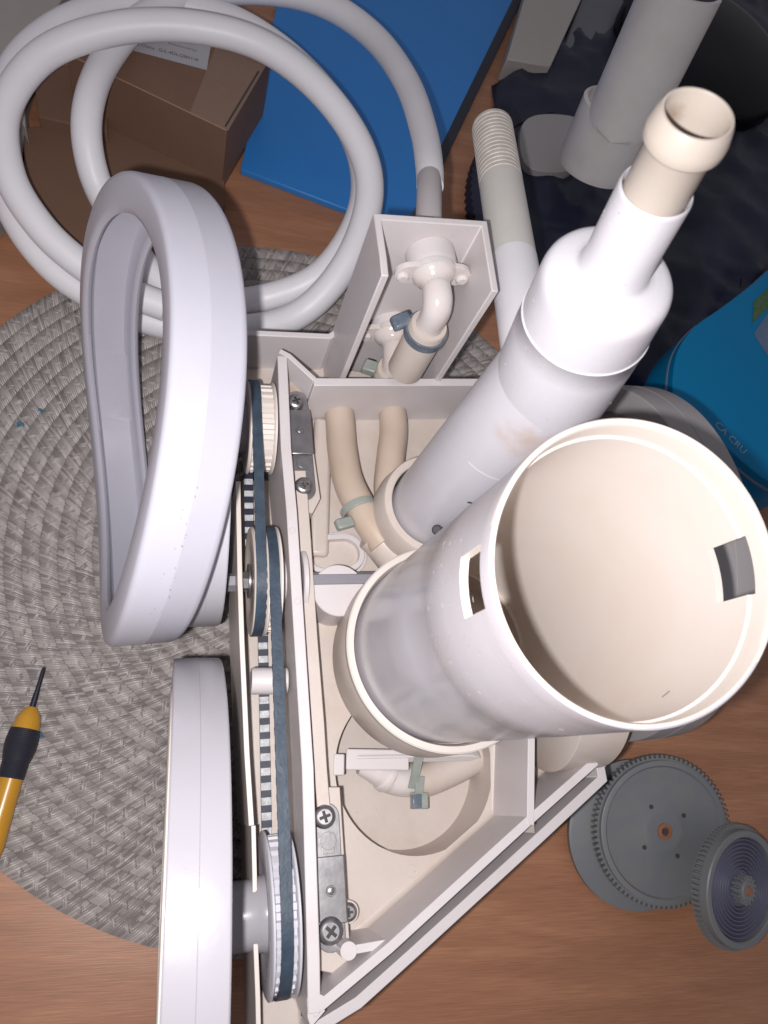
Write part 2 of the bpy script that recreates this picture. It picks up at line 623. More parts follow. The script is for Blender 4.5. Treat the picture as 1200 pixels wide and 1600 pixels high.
# loose lint on the mat
for (u, v, s, lab) in ((32, 664, .22, 'small teal lint speck on the woven mat at the far left'),
                       (64, 641, .16, 'dark teal lint thread beside the lint speck on the mat'),
                       (64, 1148, .15, 'bright teal lint speck beside the screwdriver grip')):
    c = W(u, v, 0.42)
    pts = [c + Vector((rng.uniform(-s, s), rng.uniform(-s, s), rng.uniform(-.04, .06))) for _ in range(6)]
    solid('lint', tube(smooth_path(pts, 4), 0.045, 6), 'teal', c, lab, 'lint', 'lint specks on the woven mat')

# ------------------------------------------------------------------ screwdriver
a, b = W(69, 1043, 0.75), W(-22, 1345, 0.95)
dx = (b - a).normalized()
L = (b - a).length
sd = thing('screwdriver', (a + b) / 2 * 1.0, 'small screwdriver with yellow handle and black ribbed grip', 'screwdriver')
sl = (W(45, 1108, 0.8) - a).length
part('shaft', disc_solid(a, dx, [(0.07, 0), (0.10, 0.15), (0.105, sl * .5), (0.14, sl * .75), (0.15, sl + .4)], 16), 'shaft', sd)
s1 = (W(34, 1138, 0.9) - a).length
s2 = (W(8, 1215, 0.9) - a).length
part('collar', disc_solid(a, dx, [(0.22, sl - .12), (0.42, sl + .12), (0.56, sl + .45), (0.63, s1)], 32), 'yellow', sd)
pr_ = []
nrib = 26
for i in range(nrib * 2 + 1):
    t = i / (nrib * 2)
    pr_.append((0.66 + 0.10 * sin(pi * min(1, t * 1.5)) - 0.10 * t + (0.022 if i % 2 else 0), s1 + (s2 - s1) * t))
part('grip', disc_solid(a, dx, pr_, 32), 'grip', sd)
part('handle', disc_solid(a, dx, [(0.55, s2), (0.56, s2 + 1), (0.60, L - .5), (0.5, L)], 24), 'yellow', sd)

# ------------------------------------------------------------------ the machine
root = thing('pool_cleaner', (10, 8, 0), 'partly disassembled white pool cleaner with open chassis, upright tubes and belts', 'pool cleaner')


def P_(name, geo, m, parent=root, **k):
    return part(name, geo, m, parent, **k)


ZT, ZF = zb(8), zb(4)
# inner floor of the chassis with the round well
hc = B(640, 1225, 4)
hc = Vector((11.6 * K, 1.68 * K, ZF))
HR = 4.02 * K
hole = [(hc.x + HR * cos(2 * pi * i / 64), hc.y + HR * sin(2 * pi * i / 64)) for i in range(64)]
lipR = [B(925, 1186, 8), B(822, 1287, 8), B(610, 1482, 8), B(494, 1578, 8)]
far_r = B(925, 1186, 8) + EY * 17
floor_poly = [B(448, 560, 8) + EX * .4, B(470, 900, 8) + EX * .3, B(498, 1560, 8), B(610, 1478, 8), B(822, 1283, 8), B(928, 1178, 8), far_r, B(780, 592, 8) + EY * .1, B(495, 590, 8) + EY * .1]
P_('floor_pan', prism(floor_poly, ZF - 0.25, ZF, [hole]), 'cream')
# round well below the floor
zw = zb(1.2)
P_('round_well', join(lathe(hc, EZ, [(HR, -0.05), (HR - 0.12, zw - ZF), (HR + 0.2, zw - ZF - .2), (HR + 0.25, -0.3)], 96, closed=True),
                      disc_solid(hc, EZ, [(HR + .05, zw - ZF - .25), (HR + .05, zw - ZF + 0.01)], 96)), 'cream')
# left side wall: broad flat rim
lw = [B(441, 556, 8), B(447, 700, 8), B(456, 800, 8), B(474, 1090, 8), B(481, 1200, 8), B(490, 1500, 8), B(491, 1584, 8)]
P_('side_wall', wall(lw, rect(0.46, zb(2.0), ZT)), 'pale', bevel=0.035)
# ejector pin rings on the rim
for (u, v) in ((457, 829), (465, 940)):
    P_('pin_mark', lathe(B(u, v, 8) + EZ * 0.003, EZ, [(0.15, 0), (0.13, .006), (0.11, 0.0)], 20), 'cream')
# chamfered corner wall and cross wall
P_('corner_wall', wall([B(437, 548, 8), B(452, 556, 8), B(492, 593, 8)], rect(0.24, ZF, ZT + .02)), 'pale', bevel=0.03)
P_('corner_pocket', prism([B(440, 560, 8), B(458, 562, 8), B(489, 592, 8), B(486, 640, 8), B(450, 640, 8)], ZF - .1, zb(6.2)), 'rusted')
P_('cross_wall', wall([B(490, 596.5, 8), B(800, 597, 8)], rect(0.40, ZF, ZT)), 'pale', bevel=0.03)
# inner lip running diagonally, with its rounded inner slope
fil = [(-0.18, ZT - .02), (0.18, ZT - .02), (0.18, ZF - .2), (-0.18, ZF - .2)]
cove = [(0.15, ZF + .30), (0.20, ZF + .14), (0.28, ZF + .05), (0.42, ZF + 0.012), (0.42, ZF - .2), (0.15, ZF - .2)]
P_('inner_lip', wall([(2 * B(494, 1578, 8) - B(500, 1572, 8))] + [B(494, 1578, 8), B(610, 1481, 8), B(822, 1287, 8), B(932, 1189, 8)], fil), 'pale', bevel=0.02)
P_('lip_cove', wall([B(494, 1578, 8), B(610, 1481, 8), B(822, 1287, 8), B(932, 1189, 8)], cove), 'cream')
# the short rib that ties the bracket corner to the lip, with two round bosses
P_('corner_rib', wall([B(548, 1485, 7.4), B(625, 1471, 7.4)], rect(0.30, ZF, zb(7.4))), 'pale', bevel=0.02)
P_('boss', disc_solid(B(545, 1486, 7.4), EZ, [(0.32, -3), (0.32, 0.015)], 32), 'pale', bevel=0.02)
P_('boss', disc_solid(B(498, 1566, 8), EZ, [(0.24, -3), (0.24, 0.015)], 32), 'pale')
P_('corner_plug', prism([B(480, 1560, 8), B(500, 1560, 8), B(508, 1580, 8), B(486, 1606, 8), B(481, 1590, 8)], zb(3), ZT - .045), 'pale')
# channel and outer lip
olz = zb(6.2)
ol = [B(480, 1616, 6.2), B(560, 1567, 6.2), B(640, 1495, 6.2), B(840, 1312, 6.2), B(942, 1217, 6.2), B(936, 1184, 6.2)]
P_('outer_lip', wall(ol, rect(0.42, 0.6, olz)), 'pale', bevel=0.03)
ch = [B(470, 1592, 5), B(494, 1590, 5), B(600, 1500, 5), B(830, 1290, 5), B(930, 1196, 5), B(945, 1205, 5), B(840, 1318, 5), B(640, 1500, 5), B(540, 1590, 5), B(480, 1640, 5)]
P_('channel_floor', prism(ch, zb(4.5), zb(4.7)), 'cream')
P_('lip_peg', disc_solid(B(923, 1197, 4.7), EZ, [(0.14, 0), (0.10, 1.2)], 16), 'pale')
# dividing rib at the right with a soft fillet beside it
P_('dividing_rib', wall([B(829, 1289, 8), B(831, 1100, 8)], rect(0.32, ZF, ZT + .01)), 'pale', bevel=0.025)
P_('rib_fillet', wall([B(812, 1300, 5), B(806, 1110, 5)], [(-0.2, ZF - .1), (0.95, ZF - .1), (0.95, ZF + .02), (0.65, ZF + .08), (0.32, ZF + .35), (0.08, ZF + 1.0), (-0.2, ZF + 2.0)]), 'cream')
P_('floor_mark', lathe(B(643, 1361, 4) + EZ * .004, EZ, [(0.27, 0), (0.25, .008), (0.23, 0)], 28), 'cream')
# half-drum housing beside the right wheel
cl = W(845, 1208, zb(6.5))
cr_ = W(934, 1203, zb(6.5))
P_('wheel_drum', disc_solid(cl + EY * 4.3, EX, [(4.2, 0.50), (4.3, .55), (4.3, (cr_ - cl).dot(EX)), (4.1, (cr_ - cl).dot(EX) + .15)], 96), 'cream')
P_('outer_skirt', wall([B(935, 1186, 6) + EX * .2, B(935, 1186, 6) + EX * .2 + EY * 18], rect(0.35, 1.0, zb(6))), 'pale')

# inner ledge along the left wall
P_('wall_ledge', wall([B(469, 735, 6.6), B(476, 830, 6.6), B(487, 1000, 6.6), B(497, 1130, 6.6), B(501, 1200, 6.6), B(506, 1262, 6.6)], rect(0.52, ZF, zb(6.6))), 'cream', bevel=0.03)
P_('bracket_shelf', prism([B(497, 1230, 6), B(530, 1230, 6), B(546, 1485, 6), B(545, 1500, 6), B(520, 1520, 6), B(494, 1515, 6)], ZF - .1, zb(6.15)), 'cream', bevel=0.03)
P_('bracket_shelf', prism([B(450, 600, 6), B(474, 598, 6), B(500, 780, 6), B(488, 803, 6), B(468, 800, 6)], ZF - .1, zb(6.1)), 'cream', bevel=0.03)
P_('inner_post', wall([B(505, 655, 4.3), B(498, 870, 4.3)], rect(0.9, ZF, ZF + .5)), 'cream', bevel=0.2)

# ---- steel strap brackets with cross-head screws


def round_strap(p0, p1, w, th, n=10):
    """flat strap with two rounded ends, lying between p0 and p1"""
    p0, p1 = Vector(p0), Vector(p1)
    d = (p1 - p0)
    d.z = 0
    d.normalize()
    s = Vector((-d.y, d.x, 0))
    pts = []
    for c, sg in ((p1, 1), (p0, -1)):
        for i in range(n + 1):
            a = -pi / 2 + pi * i / n
            pts.append(c + (d * cos(a) * sg + s * sin(a) * sg) * (w / 2))
    return prism(pts, p0.z, p0.z + th)


def screw_mesh(r):
    prof = [(r * 0.98, 0), (r, 0.05 * r), (r * .96, r * .24), (r * .82, r * .40), (r * .62, r * .48)]
    V, Fc = lathe((0, 0, 0), EZ, prof, 40)
    # sunk cross
    n0 = len(V)
    u = r * 0.13
    v = r * 0.50
    z1, z2 = r * .49, r * .12
    cr = [(u, u), (u, v), (-u, v), (-u, u), (-v, u), (-v, -u), (-u, -u), (-u, -v), (u, -v), (u, -u), (v, -u), (v, u)]
    ring = [(r * .62 * cos(2 * pi * i / 24), r * .62 * sin(2 * pi * i / 24)) for i in range(24)]
    g = prism(ring, r * .20, z1, [cr])
    return join((V, Fc), g), prism(cr, z2 - .01, z2)


def screw(p, r, parent, rot=0.3, tilt=None, name='screw'):
    g, g2 = screw_mesh(r)
    mw = T(p) @ Matrix.Rotation(rot, 4, 'Z')
    o = put(name, raw_mesh(name, g[0], g[1], 'screw', 30), parent, mw)
    if parent is root:
        put('cross_slot_shade', raw_mesh('cross_slot_shade', g2[0], g2[1], 'dark', 0), o, mw)  # dark colour paints in the shade at the bottom of the cross
    else:   # already three levels deep: the slot floor joins the screw
        o.data.materials.append(M['dark'])
        bm = bmesh.new()
        bm.from_mesh(o.data)
        m2 = raw_mesh('slot', g2[0], g2[1], 'dark', 0)  # same painted-in shade on the sunk floor
        k = len(bm.faces)
        bm.from_mesh(m2)
        bm.faces.ensure_lookup_table()
        for f in bm.faces[k:]:
            f.material_index = 1
        bm.to_mesh(o.data)
        bm.free()
    return o


def bracket(pa, pb, w, clip0, clip1, ring, parent):
    th = 0.12
    b_ = part('bracket', round_strap(pa, pb, w, th), 'metal', parent, bevel=0.02)
    zc = pa.z + th
    d = (pb - pa)
    d.z = 0
    d.normalize()
    s = Vector((-d.y, d.x, 0))
    c0, c1 = Vector(clip0), Vector(clip1)
    mid = (c0 + c1) / 2
    mid.z = zc + 0.11
    part('clip', join(box(mid, d, s, EZ, (c1 - c0).length, w * 1.03, 0.10),
                      box(mid + s * (-w * .50) - EZ * 0.02, d, s, EZ, (c1 - c0).length * 1.0, 0.09, 0.34)), 'metal', b_, bevel=0.04)
    rg = Vector(ring)
    rg.z = zc + .165
    part('rivet', lathe(rg, EZ, [(0.20, 0), (0.18, 0.03), (0.15, 0.03), (0.13, 0.005), (0.10, 0.02), (0.001, 0.025)], 28), 'metal', b_)
    # stepped tongue beside the clip
    e = c0 - d * 0.45 if (c0 - pa).length > (c1 - pb).length else c1 + d * 0.45
    e = Vector(e)
    e.z = zc + .02
    part('tongue', join(box(e, d, s, EZ, 0.75, w * .42, 0.05), lathe(e - d * .1, EZ, [(w * .30, -.01), (w * .30, .03), (.001, .03)], 20)), 'metal', b_, bevel=0.01)
    return b_


zk = 6.3
b1 = bracket(B(463, 628, zk), B(475, 766, zk), 1.05, B(465, 644, zk), B(472, 713, zk), B(467, 676, zk), root)
screw(B(462, 629, zk + .2) + EZ * .05, 0.40, b1, 0.5)
screw(B(474, 760, zk + .2) + EZ * .05, 0.42, b1, 0.2)
b2 = bracket(B(508, 1277, zk), B(517, 1463, zk), 1.10, B(513, 1337, zk), B(519, 1443, zk), B(515, 1391, zk), root)
screw(B(506, 1276, zk + .2) + EZ * .04, 0.46, b2, 0.35)
screw(B(515, 1454, zk + .2) + EZ * .10, 0.50, b2, 0.9)
screw(B(544, 1425, 5.4), 0.36, root, 0.1, name='loose_screw')
P_('screw_boss', disc_solid(B(544, 1425, 5.4), EZ, [(0.42, -1.9), (0.42, 0.0)], 28), 'cream')

# ---- hexagonal axle, washers, bosses
ax0 = B(484, 908, 5.9)
rod = tube([ax0 - EX * 3.6, ax0 + EX * 9], 0.40, 6, hint=(0, 0.5, 1))
P_('axle_rod', rod, 'rod', smooth=20)
P_('axle_washer', disc_solid(B(476, 908, 5.8) - EX * .12, EX, [(1.35, -.12), (1.4, -.06), (1.4, .10)], 64), 'pale', bevel=0.02)
P_('axle_boss', disc_solid(B(446, 905, 5.8) - EX * .1, EX, [(1.0, -.1), (1.15, .3), (1.15, .5)], 64), 'pale', bevel=0.02)
bc = B(530, 922, 6.2)
P_('round_post', disc_solid(bc, EZ, [(1.20, -2.2), (1.18, -0.04), (1.14, 0)], 64), 'pale')
# raised rounded frame behind the axle
c1, c2 = B(505, 868, 4.2), B(538, 866, 4.2)


def stadium(a, b, r, n=16):
    d = (b - a).normalized()
    s = Vector((-d.y, d.x, 0))
    pts = []
    for c, sg in ((b, 1), (a, -1)):
        for i in range(n + 1):
            t = -pi / 2 + pi * i / n
            pts.append(c + (d * cos(t) + s * sin(t)) * sg * r)
    return pts


P_('raised_frame', prism(stadium(c1, c2, .95), ZF - .1, ZF + .45, [stadium(c1, c2, .70)]), 'pale', bevel=0.05)
P_('raised_frame', prism(stadium(c1, c2, 1.12), ZF - .1, ZF + .20, [stadium(c1, c2, .97)]), 'pale', bevel=0.03)

# ---- hoses inside with clamps
zz = 5.3
h1 = P_('hose_piece', tube(smooth_path([B(532, 668, 4.9) + EY * 2.5, B(532, 668, 4.9), B(535, 705, 5.1), B(545, 755, 5.4), B(572, 808, 5.9), B(600, 850, 6)], 8), 0.74, 28), 'inner_hose')
P_('hose_piece', tube(smooth_path([B(615, 668, 4.9) + EY * 2.5, B(615, 668, 4.9), B(611, 710, 5.1), B(607, 770, 5.0), B(625, 815, 4.6)], 8), 0.72, 28), 'inner_hose')
ca, cb = B(560, 795, 5.75), B(566, 808, 5.85)
dh = (cb - ca).normalized()
P_('hose_clamp', join(lathe(ca, dh, [(0.80, -.16), (0.88, -.14), (0.88, .20), (0.80, .22)], 48, closed=True),), 'green', bevel=0.02)
P_('clamp_buckle', box(B(538, 818, 6.0), dh, dh.cross(EZ).normalized(), EZ, 0.55, 0.85, 0.5), 'green', bevel=0.10)
P_('hose_spigot', disc_solid(B(590, 838, 5.6), (B(650, 880, 5.2) - B(590, 838, 5.6)), [(0.9, -.4), (0.95, 0), (1.3, 1.2), (1.3, 3)], 40), 'cream')

# ---- narrow upright pipe in its socket
pb = W(680, 788, 11.0)
pe = W(870, 585, 22.6)
pd = (pe - pb).normalized()
pl_ = (pe - pb).length
P_('pipe_socket', lathe(pb, pd, [(2.05, 0.0), (2.05, -3.4), (2.2, -3.9), (2.45, -3.3), (2.58, -1.2), (2.46, -.08), (2.40, 0.03), (2.10, 0.05)], 96, closed=True), 'cream')
P_('narrow_pipe', lathe(pb, pd, [(1.94, -3.0), (1.94, 5), (1.91, pl_ + .3), (1.80, pl_ + .3), (1.80, -3)], 96, closed=True), 'pipelow')
ud = (W(1083, 192, 32.0) - pe).normalized()
P_('pipe_sleeve', lathe(pe, ud, [(1.90, -.52), (1.925, -.50), (1.94, .4), (1.925, 2.0), (1.90, 2.86), (1.915, 2.88), (1.915, 2.91), (1.875, 2.94), (1.82, 4.2), (1.81, 4.45), (1.77, 4.63), (1.69, 4.76), (1.58, 4.84), (1.42, 4.89), (1.20, 4.92), (1.05, 4.95), (.965, 5.02), (.93, 5.14), (.915, 5.4), (.885, 7.62),
                                (.875, 7.72), (.84, 7.77), (.80, 7.72), (.80, 5.0), (1.6, 3), (1.8, -.52)], 112, closed=True), 'pipelow', smooth=50)
P_('pipe_spigot', lathe(pe, ud, [(0.77, 7.2), (0.75, 8.95), (0.77, 8.98), (0.87, 9.04), (0.905, 9.12), (0.905, 9.34), (0.82, 9.68), (0.765, 9.77), (0.72, 9.775), (0.685, 9.70), (0.65, 9.2), (0.65, 7.2)], 96, closed=True), 'spigot', smooth=40)
P_('mould_line', lathe(pb, pd, [(1.93, 7.3), (1.936, 7.32), (1.93, 7.34)], 60, a0=3.9, a1=4.9), 'scar')
# small black clips between pipe and tube
for (u, v, z) in ((812, 716, 17.5), (735, 778, 13.5), (683, 828, 10.5)):
    c = B(u, v, z)
    P_('rubber_plug', disc_solid(c, (-.5, -.2, .8), [(0.22, -.8), (0.22, .05), (0.15, .12)], 20), 'dark')
for (u, v, z) in ((755, 758, 12.5), (696, 818, 9.5)):
    c = B(u, v, z)
    P_('tube_fin', box(c, (0, 0, 1), (.9, .3, 0), (-.3, .9, 0), 2.6, .14, .8), 'pale', bevel=0.03)

# ---- wide upright tube: ring, drum below, tube with two slots
A0 = Vector((12.0 * K, 6.88 * K, ZT))
A1 = Vector((12.41 * K, 6.28 * K, H - 18.5 * K))


def tube_frame(t):
    c = A0 + (A1 - A0) * t
    d = Vector((-.055 * t, -.17 * t, 1)).normalized()
    u = Vector((1, 0, 0))
    u = (u - d * d.x).normalized()
    return c, u, d.cross(u), d


def wide_tube():
    n = 240
    lv = [(-0.12, 3.98, 3.78), (0.0, 3.98, 3.78), (0.16, 3.995, 3.79), (0.32, 4.01, 3.80), (0.325, 4.018, 3.80), (0.48, 4.025, 3.80), (0.636, 4.03, 3.80), (0.64, 4.05, 3.80), (0.75, 4.055, 3.81),
          (0.845, 4.06, 3.82), (0.85, 4.06, 3.82), (0.90, 4.07, 3.83), (0.94, 4.075, 3.83), (0.945, 4.08, 3.90), (0.955, 4.085, 3.905), (0.985, 4.09, 3.91), (0.996, 4.08, 3.93), (1.0, 4.03, 3.97)]
    V = []
    for t, ro, ri in lv:
        c, u, v, d = tube_frame(t)
        for i in range(n):
            a = 2 * pi * i / n
            V.append(c + (u * cos(a) + v * sin(a)) * ro)
    no = len(V)
    for t, ro, ri in lv:
        c, u, v, d = tube_frame(t)
        for i in range(n):
            a = 2 * pi * i / n
            V.append(c + (u * cos(a) + v * sin(a)) * ri)

    def cut(j, i):
        t0, t1 = lv[j][0], lv[j + 1][0]
        a = (i + .5) * 360 / n
        return t0 >= 0.8499 and t1 <= 0.9551 and ((172 < a < 196.5) or a > 356 or a < 20)
    Fc = []
    m = len(lv)
    for j in range(m - 1):
        for i in range(n):
            i2 = (i + 1) % n
            if cut(j, i):
                # reveal walls where the neighbour is not cut
                if not cut(j, (i - 1) % n):
                    Fc.append((j * n + i, (j + 1) * n + i, no + (j + 1) * n + i, no + j * n + i))
                if not cut(j, i2):
                    Fc.append((j * n + i2, (j + 1) * n + i2, no + (j + 1) * n + i2, no + j * n + i2))
                if not cut(j - 1, i):
                    Fc.append((j * n + i, j * n + i2, no + j * n + i2, no + j * n + i))
                if not cut(j + 1, i):
                    Fc.append(((j + 1) * n + i, (j + 1) * n + i2, no + (j + 1) * n + i2, no + (j + 1) * n + i))
                continue
            Fc.append((j * n + i, j * n + i2, (j + 1) * n + i2, (j + 1) * n + i))
            Fc.append((no + j * n + i, no + (j + 1) * n + i, no + (j + 1) * n + i2, no + j * n + i2))
    for i in range(n):
        i2 = (i + 1) % n
        Fc.append(((m - 1) * n + i, (m - 1) * n + i2, no + (m - 1) * n + i2, no + (m - 1) * n + i))
        Fc.append((i, i2, no + i2, no + i))
    return V, Fc


wt = P_('wide_tube', wide_tube(), 'tube', smooth=28)
wt.data.materials.append(M['cream_in'])
wt.data.materials.append(M['tubegloss'])
for p in wt.data.polygons:
    c = p.center * 100 + Vector((10, 8, 0))
    t = (c.z - A0.z) / (A1.z - A0.z)
    cc = A0 + (A1 - A0) * t
    if (Vector((c.x, c.y)) - Vector((cc.x, cc.y))).length < 3.97 or t > 0.985:
        p.material_index = 1
    elif t < 0.638:
        p.material_index = 2
P_('tube_bottom_shade', disc_solid(A0, EZ, [(3.9, -1.9), (3.9, -1.72)], 64), 'tubeshade')  # added disc; shade at the tube's bottom is put into its colour
ringp = [(4.0, -.9), (4.22, -.9), (4.34, -.3), (4.42, -.12), (4.42, 0.16), (4.36, .22), (4.12, .22), (4.08, .1), (4.0, -.2)]
P_('tube_ring', lathe(A0, EZ, ringp, 128, closed=True), 'cream_in')
P_('tube_drum', lathe(A0, EZ, [(3.6, -.4), (4.28, -.4), (4.36, -.7), (4.42, -1.4), (4.40, -2.9), (4.1, -3.9), (3.6, -3.9)], 128, closed=True), 'cream')

# ---- fittings in the round well
zq = 2.6
P_('well_plate', oriented(prism([(-3.0, -.14), (2.6, -.14), (3.1, .1), (2.6, .3), (-2.8, .3)], -.2, .2), B(650, 1183, 3.4), (1, .03, 0), (0, .55, .8), (0, -.8, .55)), 'pale', bevel=0.05)
P_('well_plate', box(B(590, 1187, 3.6), (1, 0, 0), (0, 1, 0), EZ, 2.9, .9, .16), 'pale', bevel=0.06)
P_('well_plate', box(B(528, 1195, 3.8), (1, 0, 0), (0, 1, 0), EZ, .5, .9, .5), 'pale', bevel=0.06)
P_('well_elbow', tube(smooth_path([B(560, 1197, 2.6), B(590, 1202, 2.5), B(612, 1216, 2.3), B(640, 1220, 2.2), B(672, 1212, 2.2)], 8), [0.35 + min(.36, .05 * i) + (.08 if 11 < i < 15 else 0) for i in range(33)], 28), 'milky')
P_('well_hose', tube(smooth_path([B(640, 1220, 2.2), B(672, 1214, 2.2), B(720, 1192, 2.2), B(775, 1160, 2.2)], 8), 0.82, 28), 'cream')
P_('strap', join(box(B(650, 1205, 3.5), (.99, -.05, 0), (.05, .8, .5), (0, -.5, .8), .42, 1.8, .1),
                 box(B(655, 1235, 3.1), (.99, -.05, 0), (.05, .95, .2), (0, -.2, .95), .40, 1.3, .1)), 'green', bevel=0.02)
P_('strap_buckle', join(box(B(655, 1251, 2.9), (1, 0, 0), (0, 1, 0), EZ, .82, .72, .3)), 'green', bevel=0.06)
P_('buckle_slot', join(box(B(650, 1252, 3.1) + EZ * .06, (1, 0.1, 0), (0, 1, 0), EZ, .42, .6, .3)), 'blueblack', bevel=0.04)

# ---- far flange and valve box
P_('flange_wall', wall([B(372, 519, 7), B(405, 520, 7), B(515, 525, 7), B(524, 519, 7)], rect(0.30, zb(2.5), zb(7))), 'pale', bevel=0.05)
P_('flange_floor', prism([B(380, 525, 7), B(530, 525, 7), B(760, 560, 7), B(760, 615, 7), B(430, 600, 7)], ZF - .6, ZF - .3), 'cream')
bx = [B(602, 431, 16), B(599, 400, 16), B(589.5, 338, 16), B(757, 349, 16), B(774, 455, 16)]
P_('valve_box', wall(bx, rect(0.30, zb(2.4), zb(16))), 'pale', bevel=0.05)
P_('valve_box_floor', prism([B(602, 431, 16), B(589, 338, 16), B(757, 349, 16), B(774, 455, 16)], zb(2.2), zb(2.5)), 'cream')
bx_n = (B(589, 338, 16) - B(602, 431, 16)).normalized()
bex = (B(757, 349, 16) - B(589, 338, 16)).normalized()
bey = Vector((-bex.y, bex.x, 0))




def valve(cz, cu, cv, k, clampm, drop):
    """one moulded check valve: drum against the box wall, lugged flange, dome, elbow"""
    c = B(cu, cv, cz)
    ax = -bey
    Lb = max(.5, (B(589, 338, 16) - c).dot(bey) - .16)
    body = P_('valve', disc_solid(c + bey * Lb, ax, [(1.12 * k, 0), (1.12 * k, Lb - .3), (1.06 * k, Lb - .12)], 48), 'pale')
    fl = []
    for i in range(64):
        a = 2 * pi * i / 64
        cc = abs(cos(a))
        rr = 1.08 * k + 0.72 * k * max(0, cc - 0.80) / 0.20
        fl.append((rr * cos(a), rr * sin(a) * .95 - .25 * k * max(0, cc - .6)))
    g = prism(fl, -.13 * k, .13 * k)
    part('valve_flange', oriented(g, c, bex, EZ, -bey), 'milky', body, bevel=0.05)
    dome = [(1.0 * k, .1 * k), (.96 * k, .22 * k), (.84 * k, .40 * k), (.70 * k, .52 * k), (.66 * k, .62 * k), (.64 * k, .8 * k)]
    part('dome', disc_solid(c, ax, dome, 48), 'milky', body)
    for s_ in (-1, 1):
        part('lug_cap', disc_solid(c + bex * s_ * 1.42 * k - EZ * .18 * k, ax, [(.30 * k, .08 * k), (.29 * k, .22 * k), (.20 * k, .31 * k)], 24), 'milky', body)
    p = c - bey * .6 * k
    el = smooth_path([p, p - bey * .40 * k, p - bey * .85 * k - EZ * .16 * k, p - bey * 1.12 * k - EZ * .62 * k, p - bey * 1.15 * k - EZ * drop * k], 8)
    part('elbow', tube(el, [.62 * k + .05 * k * sin(pi * i / (len(el) - 1)) for i in range(len(el))], 32), 'milky', body)
    e = el[-1] + EZ * .30 * k
    part('hose_end', lathe(e, EZ, [(.64 * k, .0), (.64 * k, .22 * k), (.84 * k, .22 * k), (.90 * k, .1 * k), (.90 * k, -3.5)], 40), 'cream', body)
    part('hose_clamp', lathe(e, EZ, [(.91 * k, -.15 * k), (1.02 * k, -.12 * k), (1.02 * k, -.60 * k), (.91 * k, -.64 * k)], 48, closed=True), clampm, body, bevel=0.02)
    return body, e


v1, e1 = valve(14.0, 677, 426, .95, 'blueblack', 2.0)
part('clamp_tab', box(e1 + Vector((-1.15, .30, -.25)), (.8, .4, .2), (-.4, .9, 0), (0, 0, 1), .95, .7, .40), 'blueblack', v1, bevel=0.12)
v2, e2 = valve(8.0, 613, 520, .95, 'green', 1.2)
part('clamp_tab', box(e2 + Vector((-1.15, .1, -.1)), (.8, -.3, .2), (.3, .9, 0), (0, 0, 1), .8, .7, .5), 'green', v2, bevel=0.08)

# white connector behind the box
pa, pb2 = W(670, 338, 15.2), W(671, 277, 14.2)
P_('hose_connector', disc_solid(pa - (pb2 - pa).normalized() * 1.0, (pb2 - pa), [(0.60, 0), (0.60, (pb2 - pa).length + .9), (0.56, (pb2 - pa).length + 1.0)], 40), 'pale')

# ---- threaded pipe rising out beyond the narrow pipe
ta, tb = W(826, 560, 17.0), W(769, 200, 13.5)
td = (tb - ta).normalized()
TL = (tb - ta).length
tl1 = (W(787, 292, 14.4) - ta).length
tl2 = (W(812, 415, 15.6) - ta).length
TR = 1.08
P_('threaded_pipe', lathe(ta, td, [(TR + .012, -2.0), (TR + .012, tl2), (TR - .05, tl2 + .01)], 72), 'hose', smooth=50)
tp_ = P_('pipe_barrel', lathe(ta, td, [(TR - .1, -1.0), (TR, tl2 - .5), (TR, tl1 - .03), (TR - .1, tl1)], 72), 'greypvc', smooth=50)
prf = [(TR - .12, tl1 - .1)]
nth = 15
for i in range(nth):
    z0 = tl1 + (TL - tl1) * i / nth
    dz = (TL - tl1) / nth
    prf += [(TR - .07, z0 + dz * .03), (TR + .0, z0 + dz * .18), (TR + .01, z0 + dz * .55), (TR + .0, z0 + dz * .88), (TR - .07, z0 + dz * .98)]
prf += [(TR - .12, TL), (TR - .25, TL + .02), (TR - .28, TL - 1.5)]
P_('pipe_thread', lathe(ta, td, prf, 96), 'threadp', smooth=25)
P_('pipe_stand', tube([ta + Vector((.6, -.5, -1.2)), Vector((ta.x + .6, ta.y - 1.0, ZF))], 0.9, 24), 'pale')

# ---- drive side: tray, guard plate, spacer
P_('drive_tray', prism([B(380, 740, 4), B(452, 740, 4), B(466, 1100, 4), B(480, 1500, 4), B(488, 1640, 4), B(398, 1640, 4), B(388, 1200, 4)], zb(2.6), zb(3.0)), 'cream')
P_('tray_end', prism([B(425, 1541, 5.6), B(460, 1541, 5.6), B(476, 1580, 5.6), B(478, 1660, 5.6), B(410, 1660, 5.6), B(411, 1560, 5.6)], zb(3.0), zb(4.8)), 'cream', bevel=0.15)
gp = [B(372, 752, 7.6), B(375, 905, 7.6), B(378, 1000, 7.6), B(386, 1180, 7.6), B(393, 1290, 7.6)]
P_('guard_plate', wall(gp, rect(0.20, zb(2), zb(7.6))), 'cream_in', bevel=0.02)
gp2 = [B(396, 1290, 7.2), B(398, 1370, 7.2), B(399, 1460, 7.2), B(403, 1560, 7.2), B(405, 1660, 7.2)]
P_('guard_plate', wall(gp2, rect(0.17, zb(2), zb(7.2))), 'cream_in', bevel=0.02)
s0, s1_ = B(392, 1064, 6.3), B(449, 1064, 6.3)
P_('spacer', disc_solid(s0, (s1_ - s0), [(0.52, 0), (0.55, .06), (0.55, (s1_ - s0).length - .05), (.5, (s1_ - s0).length)], 40), 'pale')


# ---- toothed pulleys
AZ = 9.4


def gear_loop(r0, r1, n):
    pts = []
    for i in range(n):
        for f, r in ((0.0, r0), (0.42, r0), (0.52, r1), (0.92, r1)):
            a = 2 * pi * (i + f) / n
            pts.append((r * cos(a), r * sin(a)))
    return pts


